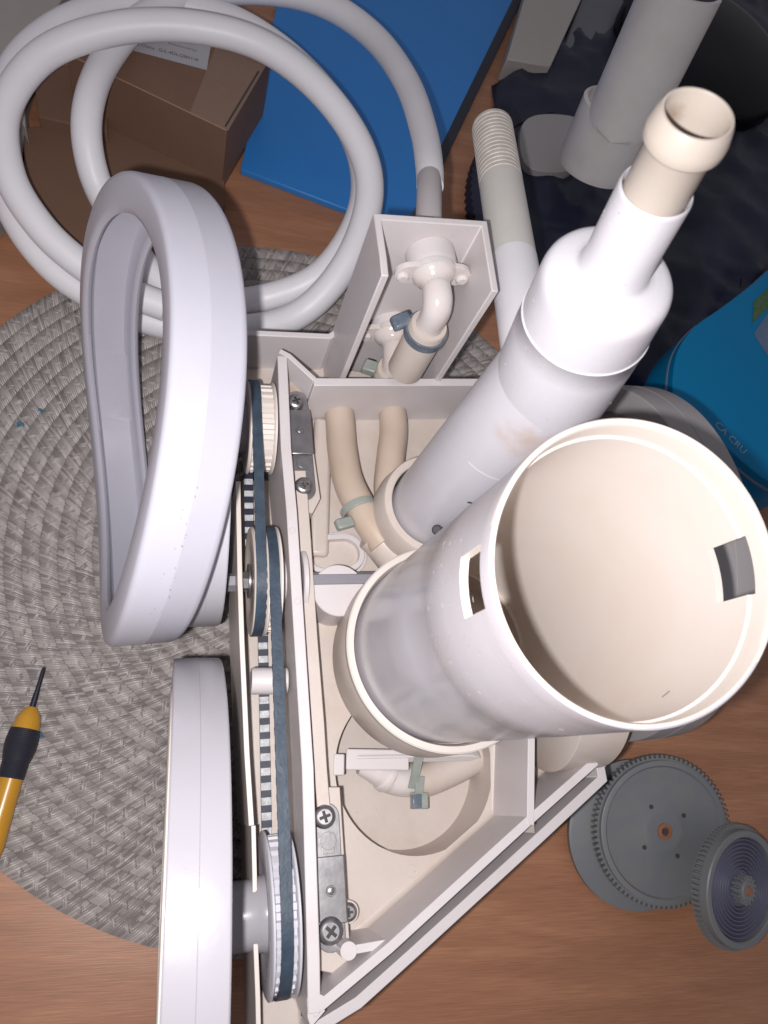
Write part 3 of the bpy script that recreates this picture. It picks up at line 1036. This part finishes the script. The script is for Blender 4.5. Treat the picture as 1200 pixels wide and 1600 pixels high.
def pulley(cy, xs, R, nt, m, hub=None):
    """xs = distances of flange planes along EX from centre; teeth between them"""
    c = Vector(cy)
    x0, x1 = xs[0], xs[-1]
    g = prism(gear_loop(R * .93, R * .985, nt), x0 + .05, x1 - .05)
    pl = P_('pulley', oriented(g, c, EY, EZ, EX), m, smooth=20)
    for i, x in enumerate(xs):
        big = R * 1.05
        part('flange', disc_solid(c + EX * x, EX, [(big * .55, -.02), (big * .60, -.075), (big * .97, -.075), (big, -.02), (big, .05), (big * .97, .075), (big * .5, .075)], 96), m, pl)
    return pl


def at_top(u, v, R):
    return W(u, v, AZ + R)


# pulley 3 (near end, on the shaft of the near wheel)
p3l, p3r = at_top(427, 1424, 2.85), at_top(472, 1424, 2.85)
c3 = (p3l + p3r) / 2
c3 = Vector((c3.x, W(438, 1424, AZ).y, AZ))
hw3 = (p3r - p3l).length / 2 - .05
pl3 = pulley(c3, (-hw3, hw3), 2.75, 30, 'white')
part('hub', disc_solid(c3 - EX * hw3, -EX, [(1.35, 0), (1.30, .30), (1.22, .42), (1.22, 1.3), (1.22, 3.0)], 64), 'wheel', pl3)
# pulley 2 (middle, two grooves)
p2l, p2m, p2r = at_top(398, 905, 2.3), at_top(420, 905, 2.3), at_top(441, 905, 2.3)
c2_ = (p2l + p2r) / 2
c2_ = Vector((c2_.x, W(415, 908, AZ).y, AZ))
hw2 = (p2r - p2l).length / 2 - .04
pl2 = pulley(c2_, (-hw2, 0, hw2), 2.25, 30, 'cream_in')
part('nut', disc_solid(c2_ - EX * (hw2 + .1), -EX, [(0.42, 0), (0.42, .38), (0.3, .45)], 6), 'metal', pl2, smooth=10)
part('washer', disc_solid(c2_ - EX * (hw2 + .06), -EX, [(0.75, 0), (0.75, .08)], 32), 'metal', pl2)
# pulley 1 (far end)
p1l, p1r = at_top(389, 668, 2.0), at_top(431, 668, 2.0)
c1_ = (p1l + p1r) / 2
c1_ = Vector((c1_.x, W(412, 670, AZ).y, AZ))
hw1 = (p1r - p1l).length / 2 - .04
pl1 = pulley(c1_, (-hw1, hw1), 2.05, 26, 'cream_in')
part('hub', disc_solid(c1_ - EX * hw1, -EX, [(1.2, 0), (1.1, 2.4)], 48), 'wheel', pl1)


def belt(ca, ra, cb, rb, wd, off_a, off_b):
    """endless flat belt round two pulleys: rubber back, fabric face, teeth"""
    a, b = ca + EX * off_a, cb + EX * off_b
    d = b - a
    D = d.length
    d.normalize()
    up = EZ - d * EZ.dot(d)
    up.normalize()
    al = math.asin((ra - rb) / D)
    path, nor = [], []

    def arc(c, r, s, e, n):
        for i in range(n + 1):
            t = s + (e - s) * i / n
            dirn = d * cos(t) + up * sin(t)
            path.append(c + dirn * r)
            nor.append(dirn)
    arc(a, ra, pi / 2 - al, 3 * pi / 2 + al, 40)
    k = len(path)
    arc(b, rb, -pi / 2 + al, pi / 2 - al, 40)
    # densify the straight runs
    P2, N2 = [], []
    n = len(path)
    for i in range(n):
        p, q = path[i], path[(i + 1) % n]
        m = max(1, int((q - p).length / 0.3))
        for j in range(m):
            t = j / m
            P2.append(p.lerp(q, t))
            N2.append(nor[i].lerp(nor[(i + 1) % n], t).normalized())
    sd_ = EX

    def band(i0, i1, w_, zig=0.0):
        V, Fc = [], []
        m = len(P2)
        for i in range(m):
            e = w_ / 2
            for (s, h) in ((-e, i0), (e, i0), (e, i1), (-e, i1)):
                V.append(P2[i] + sd_ * s + N2[i] * h)
        for i in range(m):
            j = (i + 1) % m
            for q in range(4):
                q2 = (q + 1) % 4
                Fc.append((i * 4 + q, i * 4 + q2, j * 4 + q2, j * 4 + q))
        return V, Fc
    bo = P_('belt', band(0.05, 0.17, wd), 'belt', smooth=30)
    part('belt_face', band(0.0, 0.05, wd * .97), 'beltin', bo, smooth=30)
    # teeth at equal spacing
    tot = sum((P2[(i + 1) % len(P2)] - P2[i]).length for i in range(len(P2)))
    nt = int(tot / 0.60)
    pos, cur, i = [], 0.0, 0
    acc = 0.0
    for t in range(nt):
        target = tot * t / nt
        while True:
            L_ = (P2[(i + 1) % len(P2)] - P2[i]).length
            if acc + L_ >= target or i >= len(P2) - 1:
                break
            acc += L_
            i += 1
        f = (target - acc) / max(L_, 1e-6)
        pos.append((P2[i].lerp(P2[(i + 1) % len(P2)], f), N2[i]))
    gs = []
    for p, nrm in pos:
        tg = nrm.cross(sd_).normalized()
        gs.append(box(p - nrm * .03, sd_, tg, nrm, wd * .97, .29, .12))
    tt = part('belt_teeth', join(*gs), 'beltt', bo, smooth=0)
    return bo


def off(c, u, v, R):
    return (at_top(u, v, R) - c).dot(EX)


belt(c1_, 2.05, c2_, 2.22, .42, off(c1_, 402, 668, 2.1), off(c2_, 409, 905, 2.3))
belt(c2_, 2.22, c3, 2.72, .42, off(c2_, 429, 905, 2.3), off(c3, 448, 1424, 2.8))

# ---- wheels that are still on


def wheel(c, ax, R, w_, m, name='wheel', rim_left=None, hub_side=1):
    ax = Vector(ax).normalized()
    h = w_ / 2
    prof = [(R * .86, h - .5), (R * .86, h - .1), (R * .94, h), (R - .05, h), (R - .01, h - .05), (R, h - .14), (R + .015, 0), (R, -h + .14), (R - .01, -h + .05), (R - .05, -h), (R * .94, -h), (R * .86, -h + .1), (R * .86, -h + .5)]
    tr = P_(name, lathe(c, ax, prof, 160, closed=True), m, smooth=30)
    part('wheel_disc', disc_solid(c, ax, [(R * .87, -.3), (R * .87, .3), (R * .80, .35), (R * .6, .15), (1.7, .2), (1.6, .9)], 96), m, tr)
    part('seam', lathe(c, ax, [(R + .012, -.012), (R + .03, 0), (R + .012, .012)], 160), m, tr)
    return tr


tl, tr_ = W(258, 1425, 18.6), W(369, 1425, 18.6)
wc = (tl + tr_) / 2
axw = Vector((cos(radians(3)), sin(radians(3)), -0.006)).normalized()
WR = 9.25
cw3 = Vector((wc.x, W(300, 1425, 9.3).y, 9.33))
cw3 = cw3 + Vector((-.06, 0, 0))
nw = wheel(cw3, axw, WR, (tr_ - tl).length - .08, 'wheel')
part('side_plate', lathe(cw3, axw, [(3.0, -.80), (WR - 1.15, -.80), (WR - 1.1, -.84), (WR - 1.1, -.92), (WR - 1.2, -.96), (3.0, -.96)], 128, closed=True), 'cream_in', nw)
# far left wheel rim without its tyre
cf = Vector((0.05, 15.7, 8.5))
wheel(cf, EX, 8.45, 1.5, 'white')
# right white wheel behind the wide tube; its grey colour paints in the shadow
cr2 = Vector((20.7, 11.5, 8.9))
wheel(cr2, (cos(radians(7)), sin(radians(7)), 0), 8.75, 2.2, 'greypipe')
P_('axle_stub', tube([Vector((19, 11.2, 9.0)), cr2], 1.3, 24), 'cream')

# ------------------------------------------------------------------ loose white tyre, leaning on the bare wheel rim
tc_ = Vector((-2.55, 15.796, 10.612))
tA = Vector((-1.799, 9.252, -0.788))
tB = Vector((1.757, 1.185, 9.316))
tD = Vector((-.396, -.686, .907))
tn = tA.cross(tB).normalized()
if tn.x < 0:
    tn = -tn
tw = 2.68


def tyre_geo():
    n = 200
    h = tw / 2
    # section: (across, inward)
    sec = [(-h + .30, -.02), (-.025, -.018), (0.0, -.026), (.025, -.018), (h - .30, -.02), (h - .14, .02), (h - .04, .10), (h, .26), (h, 1.15), (h - .08, 1.35), (h - .22, 1.42), (h - .36, 1.35), (h - .42, 1.15),
           (h - .46, .75), (h - .62, .55), (-h + .62, .55), (-h + .46, .75), (-h + .42, 1.25), (-h + .36, 1.48), (-h + .22, 1.55), (-h + .08, 1.48), (-h, 1.25), (-h, .26), (-h + .04, .10), (-h + .14, .02)]
    V = []
    for i in range(n):
        t = 2 * pi * i / n
        rad = tA * cos(t) + tB * sin(t)
        p = tc_ + rad + tD * cos(2 * t)
        rn = rad.normalized()
        for a_, b_ in sec:
            V.append(p + tn * a_ - rn * b_)
    m = len(sec)
    Fc = []
    for i in range(n):
        j = (i + 1) % n
        for k in range(m):
            k2 = (k + 1) % m
            Fc.append((i * m + k, i * m + k2, j * m + k2, j * m + k))
    return V, Fc


g = tyre_geo()
zmin = min(v.z for v in g[0])
g = ([v - Vector((0, 0, min(0, zmin - .3))) for v in g[0]], g[1])
solid('loose_tyre', g, 'tyre', (tc_.x, tc_.y, 0.3), 'loose soft white rubber tyre standing upright on the placemat beside the belts', 'tyre', smooth=50)

# dirt caught along the tyre's seam, and a few scuffs
ty = bpy.data.objects['loose_tyre']
gs = []
for i in range(26):
    t = pi - 0.12 - 0.75 * rng.random() ** 1.5
    rad = tA * cos(t) + tB * sin(t)
    p = tc_ + rad + tD * cos(2 * t) + tn * (rng.gauss(0, .04) if rng.random() < .8 else rng.gauss(-.3, .15)) + rad.normalized() * .022
    tg = (tB * cos(t) - tA * sin(t)).normalized()
    l_ = rng.uniform(.02, .08)
    gs.append(tube([p - tg * l_ / 2, p + tg * l_ / 2], rng.uniform(.007, .014), 5))
dz_ = -min(0, zmin - .3)
gg = join(*gs)
tag(part('dirt_specks', ([v + EZ * dz_ for v in gg[0]], gg[1]), 'dirt', ty), kind='stuff')


def tube_pt(t, deg, r_):
    c, u, v, d = tube_frame(t)
    return c + (u * cos(radians(deg)) + v * sin(radians(deg))) * r_


P_('scuff', tube([tube_pt(.80, 309, 3.81), tube_pt(.805, 313, 3.81)], .018, 5), 'scuff')
gs = []
for i in range(26):
    t_, a_ = rng.uniform(.66, .98), rng.uniform(150, 262)
    l_ = rng.uniform(.3, 2.2)
    gs.append(tube([tube_pt(t_, a_, 4.056 + .03 * (t_ - .66)), tube_pt(t_ + rng.uniform(-.006, .006), a_ + l_, 4.056 + .03 * (t_ - .66))], .008, 4))
tag(P_('scratches', join(*gs), 'scratch'), kind='stuff')
gs = []
for i in range(40):
    s_, a_ = rng.uniform(0.2, 7.6), rng.uniform(2.6, 5.6)
    r_ = 1.966 - .0227 * s_ if s_ < 2.8 else (1.877 - .0437 * (s_ - 2.94) if s_ < 4.2 else .916 - .0135 * (s_ - 5.4))
    if 4.0 < s_ < 5.5 or 2.7 < s_ < 3 or s_ > 7.4:
        continue
    u0, v0, w0 = frame(ud)
    q_ = pe + ud * s_ + (u0 * cos(a_) + v0 * sin(a_)) * r_
    q2 = q_ + ud * rng.uniform(-.06, .06) + (v0 * cos(a_) - u0 * sin(a_)) * rng.uniform(.02, .07)
    gs.append(tube([q_, q2], .009, 4))
tag(P_('nicks', join(*gs), 'scratch'), kind='stuff')

# ------------------------------------------------------------------ coiled white hose
hp = [(672, 292, 14.2), (671, 262, 13.8), (662, 205, 12.4), (636, 130, 10.2), (588, 62, 8.2), (520, 12, 7.0), (440, -12, 6.4), (330, -12, 6.2), (230, 24, 6.3), (165, 95, 6.3), (136, 180, 6.2), (146, 270, 4.6),
      (185, 350, 2.6), (250, 440, 1.8), (330, 472, 1.6), (420, 464, 2.2), (505, 425, 3.6), (562, 335, 5.0), (563, 245, 5.4), (516, 155, 5.6), (440, 78, 5.8), (350, 26, 6.0), (240, 4, 6.0), (120, 26, 6.0), (26, 98, 5.2),
      (-2, 210, 4.2), (16, 320, 3.4), (75, 410, 2.4), (160, 470, 1.7), (270, 510, 1.5), (400, 512, 2.2), (480, 482, 3.8), (545, 405, 5.6), (577, 310, 7.0), (562, 228, 8.0), (500, 140, 8.8), (410, 72, 9.2), (300, 42, 9.2), (180, 45, 8.8), (70, 85, 8.0),
      (8, 170, 6.8), (14, 270, 5.6), (60, 350, 4.6), (120, 408, 3.8), (190, 452, 3.2), (260, 480, 3.0)]
hpath = smooth_path([W(*p) for p in hp], 10)
solid('coiled_hose', tube(hpath, [0.66 + .18 * min(1, i / 50) for i in range(len(hpath))], 28), 'hose', (hpath[0].x, hpath[0].y, 0), 'long white hose looped in big coils behind the loose tyre', 'hose')

# ------------------------------------------------------------------ cardboard cartons


def slab(name, pts, ztop, zbot, m, parent=None, z_of=None, **k):
    poly = [W(u, v, ztop) for (u, v) in pts]
    return prism(poly, zbot, ztop)


def quad(p, u0, v0, z, du, dv):
    pass


# main carton, long, top face tipped: built from four top corners and four lower ones
def hexa(top, bot):
    V = [Vector(p) for p in top] + [Vector(p) for p in bot]
    return V, [(0, 1, 2, 3), (7, 6, 5, 4), (0, 4, 5, 1), (1, 5, 6, 2), (2, 6, 7, 3), (3, 7, 4, 0)]


zc_ = 5.2
ta_ = [W(104, 84, zc_), W(354, 204, zc_), W(424, 88, zc_), W(180, -50, zc_)]
dn = [Vector((p.x, p.y, 0)) for p in ta_]
cb_ = thing('cardboard_carton', (ta_[0] + ta_[1]) / 2 * Vector((1, 1, 0)).length / sqrt(2) if False else Vector((ta_[1].x, ta_[1].y, 0)), 'long brown cardboard carton with a white printed label on its top', 'carton')
part('carton_body', hexa(ta_, dn), 'card', cb_, bevel=0.06)
ea, eb = ta_[0], ta_[1]
up_ = EZ * .02
part('fold_line', tube([ea + up_, eb + up_], 0.035, 6), 'cardlight', cb_)
sA, sB = W(404, 112, zc_) + up_ * .5, W(352, 198, zc_) + up_ * .5
part('flap_gap', tube([sA, sB], 0.06, 6), 'dark', cb_)
tq = [W(296, 178, zc_), W(356, 205, zc_), W(424, 88, zc_), W(350, 40, zc_)]
part('tape_strip', prism(tq, zc_ + .002, zc_ + .012), 'tape', cb_)
lq = [W(196, 76, zc_), W(323, 110, zc_), W(331, 62, zc_), W(206, 20, zc_)]
part('label', prism(lq, zc_ + .014, zc_ + .03), 'label', cb_)
lx = (lq[1] - lq[0]).normalized()
ly = (lq[3] - lq[0])
ly = (ly - lx * ly.dot(lx)).normalized()
LT = [('n China', W(213, 71, zc_), .34), ('G/L:4DLQB01/A', W(247, 80, zc_), .36), ('(manufactured by)', W(262, 69, zc_), .24)]
for s_, o_, sz in LT:
    o_ = Vector(o_)
    o_.z = zc_ + .034
    part('print', text_geo(s_, sz, o_, lx, ly), 'ink', cb_, smooth=0)

z2 = 1.8
t2 = [W(50, 110, z2), W(60, 182, z2), W(168, 206, z2), W(160, 95, z2)]
c2b = solid('cardboard_box', hexa(t2, [Vector((p.x, p.y, 0)) for p in t2]), 'card', (t2[0].x, t2[0].y, 0), 'small brown cardboard box seen through the hose coil, left of the carton', 'box', bevel=0.08)
z3 = 0.9
t3 = [W(36, 200, z3), W(40, 345, z3), W(118, 438, z3), W(250, 430, z3), W(352, 318, z3), W(350, 270, z3), W(160, 190, z3)]
solid('cardboard_sheet', prism(t3, 0.0, z3), 'card', (t3[0].x, t3[0].y, 0), 'flat folded cardboard lying on the table under the hose coils', 'cardboard', bevel=0.05)
t4 = [W(-60, 40, 2.2), W(-50, 160, 2.2), W(18, 165, 2.2), W(40, 200, 2.2), W(36, 140, 2.2), W(60, 60, 2.2), W(120, -40, 2.2), W(-40, -60, 2.2)]
solid('pale_carton', prism(t4, 0, 2.2), 'beige', (t4[0].x, t4[0].y, 0), 'pale beige carton in the top left corner behind the hose', 'carton', bevel=0.08)
t5 = [W(-40, 160, 1.2), W(-30, 380, 1.2), W(22, 320, 1.2), W(38, 205, 1.2), W(20, 165, 1.2)]
solid('plastic_tray', prism(t5, 0, 1.2), 'greypipe', (t5[0].x, t5[0].y, 0), 'grey plastic tray at the left edge under the hose', 'tray', bevel=0.1)

# ------------------------------------------------------------------ blue box
zB = 0.5
q = [W(376, 264, zB), W(590, 346, zB), W(640, 345, zB), W(700, 218, zB), W(812, -20, zB), W(860, -120, zB), W(470, -160, zB), W(455, 0, zB)]
bb = thing('blue_box', Vector((q[1].x, q[1].y, 0)), 'flat bright blue box with a dark right edge and its painted-in shadow behind the hose', 'box')
part('box_body', prism([q[0], q[1], q[2], q[3], q[5], q[6]], 0, zB), 'blue', bb, bevel=0.08)
e0, e1_ = W(686, 252, zB), W(866, -120, zB)
part('edge_shadow_strip', wall([e0, e1_], rect(.75, 0.0, zB + .03)), 'edgeshadow', bb, bevel=0.05)  # dark border and the shadow beside the box, painted as one strip

# ------------------------------------------------------------------ dark things at the upper right
# round ribbed basin of dark plastic
bc_ = W(952, 372, 0)
BR = (W(1165, 400, 0) - W(740, 300, 0)).length / 2
bc_ = (W(1165, 400, 1) + W(740, 300, 1)) / 2
bs = thing('dark_basin', (bc_.x, bc_.y, 0), 'dark navy round basin with a ribbed rim behind the upright pipe', 'basin')
nrb = 110
rim_pts = []
for i in range(nrb * 2):
    a = 2 * pi * i / (nrb * 2)
    r_ = BR + (0.12 if i % 2 else -0.08)
    rim_pts.append((bc_.x + r_ * cos(a), bc_.y + r_ * sin(a)))
inr = [(bc_.x + (BR - .9) * cos(2 * pi * i / 80), bc_.y + (BR - .9) * sin(2 * pi * i / 80)) for i in range(80)]
part('ribbed_rim', prism(rim_pts, 0.05, 1.3, [inr]), 'navy', bs, smooth=20)
part('basin_floor', disc_solid((bc_.x, bc_.y, 0), EZ, [(BR - .85, 0.02), (BR - .85, .45), (BR - 3, .3)], 96), 'navy', bs)
# crumpled dark film lying in it
import mathutils.noise as mn


def crumple(outline, zbase, amp, step=0.6, freq=.35, seed=0.0, fall=1.2):
    """draped sheet with folds: a fine grid clipped to an outline, standing on the table"""
    P = [Vector((p.x, p.y)) for p in outline]
    x0, x1 = min(p.x for p in P), max(p.x for p in P)
    y0, y1 = min(p.y for p in P), max(p.y for p in P)

    def dist(x, y):
        ins, best = False, 1e9
        n = len(P)
        for i in range(n):
            a, b = P[i], P[(i + 1) % n]
            if (a.y > y) != (b.y > y) and x < (b.x - a.x) * (y - a.y) / (b.y - a.y) + a.x:
                ins = not ins
            ab = b - a
            t = max(0, min(1, ((x - a.x) * ab.x + (y - a.y) * ab.y) / ab.length_squared))
            best = min(best, sqrt((a.x + ab.x * t - x) ** 2 + (a.y + ab.y * t - y) ** 2))
        return best if ins else -best
    nx, ny = int((x1 - x0) / step) + 2, int((y1 - y0) / step) + 2
    idx, V, Fc = {}, [], []
    for i in range(nx):
        for j in range(ny):
            x, y = x0 + i * step, y0 + j * step
            d = dist(x, y)
            if d < -step:
                continue
            e = max(0, min(1, (d + step) / fall))
            e = e * e * (3 - 2 * e)
            rid = 1 - abs(mn.noise(Vector((x * freq, y * freq * .6, seed)))) * 2
            rid2 = 1 - abs(mn.noise(Vector((x * freq * 2.3, y * freq * 2.1, seed + 4)))) * 2
            z = 0.03 + e * (zbase + amp * (0.7 * rid + .3 * rid2))
            idx[(i, j)] = len(V)
            V.append(Vector((x, y, max(.02, z))))
    for i in range(nx - 1):
        for j in range(ny - 1):
            ks = [(i, j), (i + 1, j), (i + 1, j + 1), (i, j + 1)]
            if all(k in idx for k in ks):
                Fc.append(tuple(idx[k] for k in ks))
    return V, Fc


ol_ = [W(u, v, 0) for (u, v) in ((775, 140), (870, 70), (985, -30), (1250, -60), (1260, 330), (1120, 540), (1060, 640), (900, 600), (800, 420), (765, 260))]
solid('dark_plastic_bag', crumple(ol_, 0.9, 0.9, .55, .22, 3.0), 'navy', (ol_[0].x, ol_[0].y, 0), 'crumpled dark navy plastic bag under the grey pipe fitting', 'bag', smooth=60)
# glossy black round lid, top right
lc = W(1105, 70, 3.0)
solid('black_canister', disc_solid((lc.x, lc.y, 0), EZ, [(7.6, 0), (8.0, .3), (8.1, 2.4), (7.8, 3.0), (7.0, 3.2), (2, 3.3)], 96), 'black', (lc.x, lc.y, 0), 'glossy black round canister in the top right corner', 'canister')
# pale panel at the top
q = [W(792, 92, 2), W(860, 104, 2), W(935, -60, 2), W(845, -90, 2)]
solid('pale_board', prism(q, 0, 2), 'beige', (q[0].x, q[0].y, 0), 'pale beige board between the blue box and the dark bag', 'board', bevel=0.1)
q = [W(868, 106, 1.5), W(890, 120, 1.5), W(1010, -10, 1.5), W(1010, -70, 1.5), W(930, -60, 1.5)]
solid('grey_film_bag', prism(q, 0, 1.5), 'greyfilm', (q[0].x, q[0].y, 0), 'grey smooth film bag beside the pale beige board', 'film', bevel=0.3)
# grey pipe fitting: short cup with a split trough standing in it
fa, fb = W(938, 240, 5.0), W(1040, 20, 14.0)
fd = (fb - fa).normalized()
ft = thing('pipe_fitting', (fa.x, fa.y, 0), 'grey pipe fitting with a split trough-shaped end lying behind the upright pipe', 'pipe fitting')
part('cup', disc_solid(fa - fd * 1.2, fd, [(2.3, 0), (2.65, .15), (2.75, .6), (2.75, 4.6), (2.5, 4.7), (2.5, 4.0)], 80), 'fitting', ft)
uh = (CAM - fa).normalized()
u_, v_, f_ = frame(fd, uh)


def spoon(o, ax, u, v, r, th, L_, amax, rows=36, cols=32):
    V, Fc = [], []
    for rr in (r, r - th):
        for i in range(rows + 1):
            h = L_ * i / rows
            e = min(1, h / 2.2)
            am = amax * sqrt(max(0.0004, 1 - (1 - e) ** 2))
            for j in range(cols + 1):
                a = -am + 2 * am * j / cols
                V.append(Vector(o) + ax * h + (u * cos(a) + v * sin(a)) * rr)
    m = (rows + 1) * (cols + 1)
    w_ = cols + 1
    for i in range(rows):
        for j in range(cols):
            q = i * w_ + j
            Fc.append((q, q + 1, q + w_ + 1, q + w_))
            Fc.append((m + q, m + q + w_, m + q + w_ + 1, m + q + 1))
    for i in range(rows):
        for j in (0, cols):
            q = i * w_ + j
            Fc.append((q, q + w_, m + q + w_, m + q))
    for j in range(cols):
        for i in (0, rows):
            q = i * w_ + j
            Fc.append((q, q + 1, m + q + 1, m + q))
    return V, Fc


rt_ = RW @ Vector((1, 0, 0))
part('trough', spoon(fa + fd * 2.4 + u_ * 1.2 + rt_ * .35, fd, u_, v_, 2.4, .24, 8.8, 1.5), 'fitting', ft, bevel=0.05)
part('slot', box(fa + fd * 1.6 + u_ * 1.6 - v_ * -2.28, fd, u_.cross(fd), (u_ * .6 + v_ * .8), 2.9, .30, .05), 'beige', ft, bevel=0.02)
# small pale block left of it
q = [W(812, 205, 1.8), W(822, 262, 1.8), W(884, 270, 1.8), W(910, 240, 1.8), W(905, 190, 1.8), W(840, 182, 1.8)]
q = smooth_path(q, 6, closed=True)
solid('plastic_block', prism(q, 0.3, 2.0), 'greypipe', (q[0].x, q[0].y, 0.3), 'rounded grey plastic block between threaded pipe and pipe fitting', 'plastic block', bevel=0.35)

# ------------------------------------------------------------------ blue film pack at the right
zp = 5.0
pp = [(1088, 508), (1062, 545), (1054, 590), (1058, 626), (1090, 655), (1140, 700), (1230, 760), (1300, 700), (1300, 380), (1230, 400), (1180, 440), (1130, 478)]
pq = smooth_path([W(u, v, zp) for u, v in pp], 5, closed=True)
cpk = sum(pq, Vector()) / len(pq)
pk_ = thing('blue_pack', (cpk.x, cpk.y, 0), 'blue film pack with rounded corner, white lettering and a green label', 'pack')
part('pack_body', prism(pq, 0.02, zp - .15), 'pack', pk_, bevel=0.2)
part('pack_edge', prism([cpk + (p - cpk) * 1.012 for p in pq], zp - 1.0, zp - .8), 'packedge', pk_, bevel=0.03)
o1 = W(1118, 662, zp) - EZ * .13
o2 = W(1152, 697, zp) - EZ * .13
tx = (o2 - o1).normalized()
ty = Vector((-tx.y, tx.x, 0))
part('print', text_geo('CA CRU', 0.72, Vector((o1.x, o1.y, zp - .13)), tx, ty), 'packtext', pk_, smooth=0)
gq = [W(1178, 503, zp), W(1200, 482, zp), W(1240, 450, zp), W(1230, 430, zp), W(1202, 448, zp), W(1179, 470, zp)]
part('green_label', prism(gq, zp - .14, zp - .11), 'packgreen', pk_)
gq = [W(1180, 520, zp), W(1205, 560, zp), W(1260, 560, zp), W(1260, 460, zp), W(1200, 490, zp)]
part('pale_patch', prism(gq, zp - .145, zp - .13), 'packpale', pk_)

# ------------------------------------------------------------------ loose gears


def gear_disc(c, nrm, R, nt, th, m, name, root_, r_in=None):
    u, v, ax = frame(nrm)
    g = prism(gear_loop(R * .95, R, nt), -th / 2, th / 2)
    return part(name, oriented(g, c, u, v, ax), m, root_, smooth=20)


gc = Vector((26.4, -1.4, 1.75))
gn = Vector((-.09, -.163, 1)).normalized()
gr = thing('large_gear', (gc.x, gc.y, 0), 'large grey toothed gear lying flat beside the chassis corner', 'gear')
part('gear_body', oriented(prism(gear_loop(3.82, 4.0, 84), -.35, .10), gc, *frame(gn)), 'gear', gr, smooth=20)
part('gear_face', disc_solid(gc, gn, [(3.72, .05), (3.72, .34), (3.68, .36), (3.45, .38), (3.35, .24), (3.0, .22), (1.2, .20), (1.1, .24), (.9, .24)], 96), 'gear', gr)
part('bush', disc_solid(gc + gn * .24, gn, [(.42, 0), (.42, .10), (.24, .12), (.2, .02)], 32), 'copper', gr)
part('bore_shade', disc_solid(gc + gn * .30, gn, [(.17, 0), (.17, .07)], 20), 'dark', gr)  # dark disc with the shade of the shaft opening in its colour
gu, gv, _ = frame(gn)
for a in (35, 120, 215, 300):
    part('hole', disc_solid(gc + gn * .22 + (gu * cos(radians(a)) + gv * sin(radians(a))) * 1.45, gn, [(.12, 0), (.12, .03)], 14), 'dark', gr)  # flat dark discs; the shade of an opening is painted in
bk = gc + Vector((-1.15, -.15, -.95))
part('rear_disc', disc_solid(bk, gn, [(3.9, -.1), (3.95, 0), (3.95, .3), (3.8, .38)], 96), 'gear', gr)
# smaller gear, tipped up against it
g2c = Vector((30.3, -4.6, 2.9))
g2n = Vector((-.0, .0, 1))


def fit_dir():
    return Vector((0.26, -0.20, 0.93)).normalized()


g2n = fit_dir()
g2c = W(1152, 1386, 3.4)
g2 = thing('small_gear', (g2c.x, g2c.y, 0), 'smaller slate grey gear with concentric grooves tipped against the large gear', 'gear')
fu, fv, fw = frame(g2n)
part('gear_body', oriented(prism(gear_loop(2.95, 3.13, 72), -.4, .0), g2c, fu, fv, fw), 'gear', g2, smooth=20)
pf = [(2.92, -.05), (2.92, .36), (2.88, .42), (2.65, .42), (2.58, .20)]
r = 2.5
while r > 1.0:
    pf += [(r, .12), (r - .05, .24), (r - .11, .24), (r - .16, .10)]
    r -= .2
pf += [(.9, .15), (.6, .18)]
part('face_rim', lathe(g2c, g2n, [(2.93, -.05), (2.93, .37), (2.88, .44), (2.62, .44), (2.56, .38), (2.56, -.05)], 96, closed=True), 'gear', g2, smooth=20)
part('grooved_face', disc_solid(g2c, g2n, [(2.57, 0), (2.57, .12)] + pf[4:], 96), 'gear2', g2, smooth=20)
part('pinion', oriented(prism(gear_loop(.58, .74, 16), .1, .62), g2c, fu, fv, fw), 'gear', g2, smooth=15)
part('pinion_cap', disc_solid(g2c + g2n * .62, g2n, [(.50, 0), (.44, .06)], 24), 'gear', g2)
part('bush', disc_solid(g2c + g2n * .67, g2n, [(.24, 0), (.22, .08)], 20), 'copper', g2)
